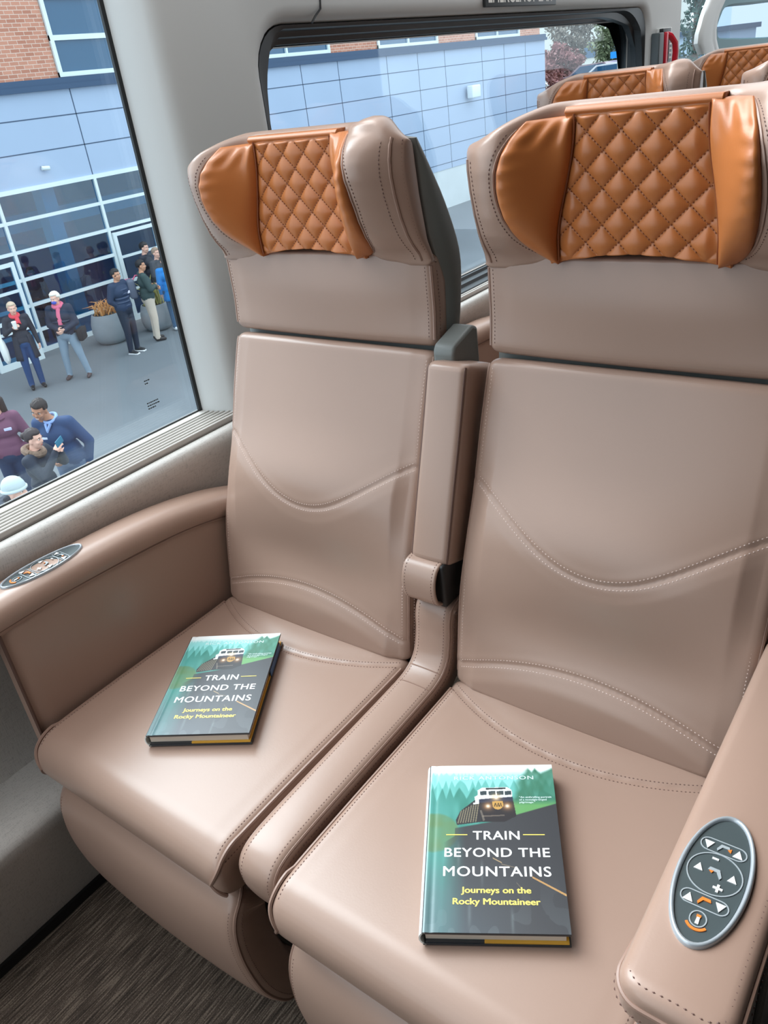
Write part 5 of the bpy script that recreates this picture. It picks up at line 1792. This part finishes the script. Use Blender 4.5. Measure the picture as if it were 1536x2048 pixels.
def skirt(body, J, s, colour, z0, z1, r0, r1, name='coat_skirt', gap=0.0, dy=0.0):
    """open flared lower part of a coat, hanging from the waist"""
    n = 28; rings = []
    for i, t in enumerate(np.linspace(0, 1, 7)):
        z = (z0 + (z1 - z0) * t) * s
        r = (r0 + (r1 - r0) * t) * s
        ring = []
        for k in range(n + 1):
            a = gap / 2 + (2 * math.pi - gap) * k / n + math.pi / 2
            w = 1 + 0.05 * t * math.sin(a * 7)
            ring.append((J['pelvis'].x + math.cos(a) * r * 1.18 * w, J['pelvis'].y + dy + math.sin(a) * r * .86 * w, z))
        rings.append(ring)
    mb = MB(); mb.loft(rings, cap=False, closed=False)
    o = mb.build(name, cmat(colour), body)
    md = o.modifiers.new('thick', 'SOLIDIFY'); md.thickness = .014
    return o

def puffer_rings(body, J, s, colour, zs, rx, ry):
    """quilted bulges round a down jacket's trunk"""
    mb = MB()
    for z in zs:
        c = J['waist'].lerp(J['chest'], np.clip((z * s - J['waist'].z) / (J['chest'].z - J['waist'].z), -0.5, 1.2))
        ring = [(c.x + math.cos(a) * rx * s, c.y + math.sin(a) * ry * s, z * s) for a in np.linspace(0, 2 * math.pi, 25)]
        mb.tube(ring, .034 * s, 8)
    return mb.build('jacket_quilting_pattern', cmat(colour, 0.45), body)

def to_world(body, p):
    m = Matrix.Rotation(body.rotation_euler.z, 3, 'Z')
    return m @ Vector(p) + body.location

def scarf(body, J, s, colour, r=.075, tube=.035, tail=0.0, name='scarf'):
    mb = MB(); c = J['neck']
    ring = [(c.x + math.cos(a) * r * s, c.y + math.sin(a) * (r + .004) * s + .006, c.z + (.01 - .025 * math.sin(a)) * s) for a in np.linspace(0, 2 * math.pi, 25)]
    mb.tube(ring, tube * s, 8)
    if tail:
        mb.tube([(c.x - .02 * s, c.y + .085 * s, c.z - .03 * s), (c.x - .015 * s, c.y + .135 * s, c.z - .15 * s), (c.x, c.y + .145 * s, c.z - tail * s)], [.04 * s, .05 * s, .045 * s], 8)
    return mb.build(name, cmat(colour, 0.85), body)

# 1 woman with a coffee cup and a white tote
b1, J, hp, s = make_person('woman in long dark coat, red scarf and blue jeans raising a coffee cup', -14.70, 7.65, -22, 1.70, (34, 42, 56), (20, 64, 112), (22, 24, 28), 'fair', (206, 184, 160), 'short',
    dict(elr=(.27, .02, 1.17), wrr=(.12, .25, 1.30), ell=(-.25, -.05, 1.14), wrl=(-.27, .02, .88)), None, 0.0, -0.05)
skirt(b1, J, s, (36, 44, 58), 1.10, .62, .150, .195, 'coat_skirt', 1.1)
scarf(b1, J, s, (214, 72, 86), .072, .034, .10)
c = J['wrr']; w = to_world(b1, (c.x - .035, c.y + .10, c.z + .06))
cup = empty('paper_cup', tuple(w), 'white paper coffee cup in the hand of the woman in the long coat', 'cup')
mb = MB(); mb.loft([[(math.cos(a) * r, math.sin(a) * r, z) for a in np.linspace(0, 2 * math.pi, 17)[:-1]] for r, z in ((.030, -.06), (.042, .06))]); mb.build('cup_body', cmat((232, 232, 224)), cup)
mb = MB(); mb.loft([[(math.cos(a) * r, math.sin(a) * r, z) for a in np.linspace(0, 2 * math.pi, 17)[:-1]] for r, z in ((.045, .058), (.045, .07), (.036, .078))]); mb.build('lid', cmat((240, 240, 236)), cup)
w = to_world(b1, (.37, -.04, .86))
tote = empty('tote_bag', tuple(w), 'white cloth tote bag hanging from the shoulder of the woman with the cup', 'bag')
tote.rotation_euler = (0, 0, b1.rotation_euler.z)
mb = MB()
mb.loft([[(math.cos(a) * rx, math.sin(a) * ry, z) for a in np.linspace(0, 2 * math.pi, 21)[:-1]] for rx, ry, z in ((.03, .06, -.27), (.06, .14, -.20), (.07, .17, -.02), (.055, .15, .14), (.03, .13, .20))])
mb.build('pouch', cmat((230, 232, 228), 0.9), tote)
mb = MB(); mb.tube([(0, .10, .18), (-.03, .06, .42), (-.08, .0, .56), (-.06, -.05, .42), (0, -.10, .18)], .014, 6); mb.build('strap', cmat((226, 228, 224), 0.9), tote)

# 2 person with white hair and a blue mask
b2, J, hp, s = make_person('person with white hair, blue face mask, pink scarf and navy jacket', -14.34, 8.36, -52, 1.72, (30, 44, 66), (128, 148, 164), (70, 56, 58), 'fair', (236, 232, 220), 'fluffy',
    dict(elr=(.26, .02, 1.12), wrr=(.05, .20, 1.06), ell=(-.26, .02, 1.12), wrl=(-.06, .21, 1.03)), dict(knr=(.15, .02, .50), knl=(-.16, .02, .50), anr=(.19, -.02, .09), anl=(-.21, -.02, .09)), -0.25, -0.06, bulk=1.28)
scarf(b2, J, s, (214, 108, 136), .078, .040, .34)
mb = MB(); mb.ellipsoid(tuple(hp((0, .062, -.052))), (.052 * s, .040 * s, .046 * s)); o = mb.build('face_mask', cmat((78, 96, 196), 0.8), b2); o['label'] = 'blue patterned face mask'
puffer_rings(b2, J, s, (30, 44, 66), (1.02, 1.10, 1.18, 1.26), .168, .128)
mb = MB(); mb.tube([(.13 * s, .06 * s, 1.44 * s), (.02 * s, .165 * s, 1.26 * s), (-.16 * s, .10 * s, 1.02 * s), (-.22 * s, 0, .92 * s)], .012, 6); mb.build('bag_strap', cmat((22, 24, 30)), b2)
skirt(b2, J, s, (204, 76, 116), .965, .925, .150, .152, 'shirt_hem', 0.0)
w = to_world(b2, (-.29, -.03, .86))
bg = empty('shoulder_bag', tuple(w), 'black shoulder bag at the hip of the person in the blue mask', 'bag'); bg.rotation_euler = (0, 0, b2.rotation_euler.z)
mb = MB(); mb.box((-.05, -.15, -.12), (.05, .15, .12), .03); mb.build('bag_body', cmat((26, 28, 34)), bg)
mb = MB(); mb.box((-.058, -.14, .02), (-.045, .14, .125), .006); mb.build('flap', cmat((34, 36, 42)), bg)

# 3 man in the navy puffer jacket
b3, J, hp, s = make_person('bearded man in navy puffer jacket and dark trousers, hands in pockets', -14.52, 9.91, 14, 1.78, (28, 48, 78), (24, 36, 56), (34, 36, 40), 'tan', (26, 26, 30), 'short',
    dict(elr=(.27, -.06, 1.15), wrr=(.115, .0, .985), ell=(-.27, -.06, 1.15), wrl=(-.115, .0, .985)), None, 0.0, -0.04, beard=True, bulk=1.22)
puffer_rings(b3, J, s, (30, 52, 84), (1.0, 1.08, 1.16, 1.24, 1.32), .162, .124)
mb = MB(); mb.box((-.15 * s, .118 * s, 1.22 * s), (-.07 * s, .142 * s, 1.27 * s), .004); mb.build('name_badge', cmat((214, 214, 226)), b3)
for sx in (-1, 1):
    mb = MB(); mb.box((sx * .105 * s - .05, -.08, .0), (sx * .105 * s + .05, .17, .026), .008); mb.build('shoe_sole', cmat((228, 230, 232)), b3)

# 4 man in the green leather jacket, pink backpack
b4, J, hp, s = make_person('man in dark green leather jacket and khaki trousers facing away, arms folded', -14.76, 10.74, 62, 1.76, (52, 72, 72), (204, 190, 174), (48, 42, 42), 'tan', (24, 24, 28), 'short',
    dict(elr=(.25, .06, 1.14), wrr=(-.02, .22, 1.15), ell=(-.25, .06, 1.14), wrl=(.03, .24, 1.12)), None, -0.25, 0.0, bulk=1.2)
mb = MB(); mb.tube([(math.cos(a) * .165 * s, math.sin(a) * .135 * s, 1.0 * s) for a in np.linspace(0, 2 * math.pi, 25)], .03 * s, 8); mb.build('jacket_hem', cmat((40, 54, 56)), b4)
w = to_world(b4, (-.10, -.27, 1.18))
bp = empty('backpack', tuple(w), 'small pink and grey backpack on the man in the green jacket', 'backpack'); bp.rotation_euler = (0, 0, b4.rotation_euler.z)
mb = MB(); mb.box((-.15, -.08, -.20), (.15, .08, .20), .05); mb.build('pack', cmat((96, 104, 122)), bp)
mb = MB(); mb.box((-.16, -.095, -.12), (-.10, .05, .20), .02); mb.build('side_pocket', cmat((208, 104, 136)), bp)
mb = MB(); mb.tube([(0.02, .06, .18), (0, .14, .26), (-.02, .20, .24)], .016, 6); mb.build('strap', cmat((208, 104, 136)), bp)

# 5-8 people behind them
b5, J, hp, s = make_person('dark-haired man in black T-shirt standing behind the man in the green jacket', -16.25, 12.05, 25, 1.84, (34, 40, 54), (40, 46, 60), (30, 30, 32), 'fair', (30, 28, 30), 'short', None, None, 0.0, -0.1)
b6, J, hp, s = make_person('person in white patterned dark top and grey trousers with hands clasped', -15.75, 11.97, 10, 1.74, (56, 62, 72), (172, 170, 178), (60, 60, 64), 'fair', (150, 128, 110), 'short',
    dict(elr=(.25, .03, 1.14), wrr=(.06, .22, 1.08), ell=(-.25, .03, 1.14), wrl=(-.03, .23, 1.06)))
mb = MB()
for k in range(4): mb.tube([(-.16 * s + .02 * k, .10 * s, (1.40 - .03 * k) * s), (-.10 * s + .02 * k, .135 * s, (1.34 - .03 * k) * s)], .008, 5)
mb.build('white_pattern', cmat((226, 228, 230)), b6)
b7, J, hp, s = make_person('person in bright yellow-green safety vest at the window edge', -15.55, 12.42, 0, 1.72, (196, 232, 48), (60, 66, 80), (40, 40, 44), 'fair', (60, 50, 44), 'short')
b8, J, hp, s = make_person('person in bright blue coat and jeans at the window edge', -14.92, 11.52, 150, 1.68, (30, 128, 204), (62, 92, 122), (216, 222, 226), 'fair', (96, 76, 60), 'short', bulk=1.1)
skirt(b8, J, s, (30, 128, 204), 1.05, .72, .15, .175, 'coat_skirt')

# 9 person in the plum hoodie
b9, J, hp, s = make_person('person in plum hoodie, cut off by the window edge', -9.60, 4.35, -40, 1.72, (112, 72, 96), (30, 52, 84), (40, 40, 44), 'fair', (42, 32, 30), 'long',
    dict(elr=(.27, -.02, 1.14), wrr=(.22, .12, 1.0), ell=(-.28, -.03, 1.14), wrl=(-.25, .08, .92)), None, -0.5, -0.1, bulk=1.16)
mb = MB(); mb.box((-.15 * s, .118 * s, 1.28 * s), (-.06 * s, .142 * s, 1.315 * s), .004); mb.build('name_badge', cmat((200, 206, 236)), b9)
mb = MB(); mb.tube([(math.cos(a) * .10 * s, J['neck'].y - .02 + math.sin(a) * .10 * s, (1.455 - .03 * math.sin(a)) * s) for a in np.linspace(0, 2 * math.pi, 25)], .04 * s, 8); mb.build('hood', cmat((120, 78, 102)), b9)

# 10 smiling man in the blue sweater
b10, J, hp, s = make_person('smiling man in navy sweater over pale blue shirt collar beside the photographing woman', -8.49, 4.51, -62, 1.80, (26, 62, 104), (84, 104, 132), (36, 34, 34), 'brown', (28, 24, 26), 'short',
    dict(elr=(.26, .02, 1.14), wrr=(.10, .18, 1.02), ell=(-.29, -.06, 1.14), wrl=(-.22, -.02, .92), head=(.035, .06, 1.61)), None, 0.10, -0.30, -0.22, (.10, .10), 1.2, smile=True)
mb = MB(); c = J['neck']
mb.tube([(c.x + math.cos(a) * .066 * s, c.y + .006 + math.sin(a) * .072 * s, c.z + (.008 - .03 * math.sin(a)) * s) for a in np.linspace(0, 2 * math.pi, 25)], .018 * s, 8)
mb.tube([(c.x - .03 * s, c.y + .085 * s, c.z - .03 * s), (c.x, c.y + .135 * s, c.z - .10 * s), (c.x + .03 * s, c.y + .085 * s, c.z - .03 * s)], [.018, .024, .018], 6)
o = mb.build('shirt_collar', cmat((142, 172, 222), 0.8), b10); o['label'] = 'pale blue shirt collar'
mb = MB(); mb.box((J['chest'].x + .05 * s, J['chest'].y + .132 * s, 1.27 * s), (J['chest'].x + .12 * s, J['chest'].y + .150 * s, 1.295 * s), .003); mb.build('name_badge', cmat((206, 214, 236)), b10)

# 11 woman taking a picture with her phone
b11, J, hp, s = make_person('woman with dark tied-back hair in black coat taking a picture with both hands', -8.12, 3.92, 30, 1.66, (26, 40, 58), (24, 36, 54), (30, 30, 32), 'fair', (46, 38, 42), 'bun',
    dict(elr=(.24, .17, 1.22), wrr=(.055, .27, 1.45), ell=(-.24, .17, 1.22), wrl=(-.045, .27, 1.44)), None, 0.0, -0.12, 0, (0, .06), 1.12)
mb = MB(); c = J['neck']
mb.tube([(c.x + math.cos(a) * .092 * s, c.y - .01 + math.sin(a) * .098 * s, c.z + (.0 - .035 * math.sin(a)) * s) for a in np.linspace(0, 2 * math.pi, 25)], .042 * s, 8)
o = mb.build('fur_collar', mat('brown_fur_collar', (128, 108, 94), 0.95, bump=(60, 0.8, 0.01), vary=(30, 0.3)), b11); o['label'] = 'taupe fur coat collar'
skirt(b11, J, s, (26, 40, 58), 1.08, .60, .155, .20, 'coat_skirt')
w = to_world(b11, (0.0, J['wrr'].y + .055, J['wrr'].z + .105))
ph = empty('smartphone', tuple(w), 'teal-cased smartphone held up by the woman in the black coat', 'phone'); ph.rotation_euler = (0.1, 0.12, b11.rotation_euler.z)
mb = MB(); mb.box((-.075, -.005, -.036), (.075, .005, .036), .004); mb.build('case', cmat((28, 108, 136), 0.3), ph)
mb = MB(); mb.box((-.07, -.0062, -.032), (.07, -.0048, .032)); mb.build('screen', cmat((20, 40, 52), 0.15), ph, smooth=False)

# 12 person in the grey beanie
b12, J, hp, s = make_person('person in pale grey knit beanie and dark fur-hooded jacket nearest the train', -6.80, 2.98, 30, 1.76, (48, 66, 88), (40, 44, 54), (30, 30, 32), 'fair', (60, 46, 40), 'beanie', None, None, 0.0, -0.05, bulk=1.15)
mb = MB(); c = J['neck']
mb.tube([(c.x + math.cos(a) * .10 * s, c.y - .035 + math.sin(a) * .10 * s, c.z + (.02 - .03 * math.sin(a)) * s) for a in np.linspace(0, 2 * math.pi, 25)], .045 * s, 8)
o = mb.build('fur_hood', mat('dark_fur_hood', (54, 62, 76), 0.95, bump=(60, 0.8, 0.01), vary=(30, 0.4)), b12)

# 13 indistinct visitor inside the building
b13, J, hp, s = make_person('dim figure in maroon coat behind the storefront glass', -17.75, 9.95, -20, 1.72, (120, 40, 66), (44, 46, 56), (30, 30, 32), 'fair', (70, 52, 44), 'long')
skirt(b13, J, s, (120, 40, 66), 1.08, .6, .15, .2, 'coat_skirt')
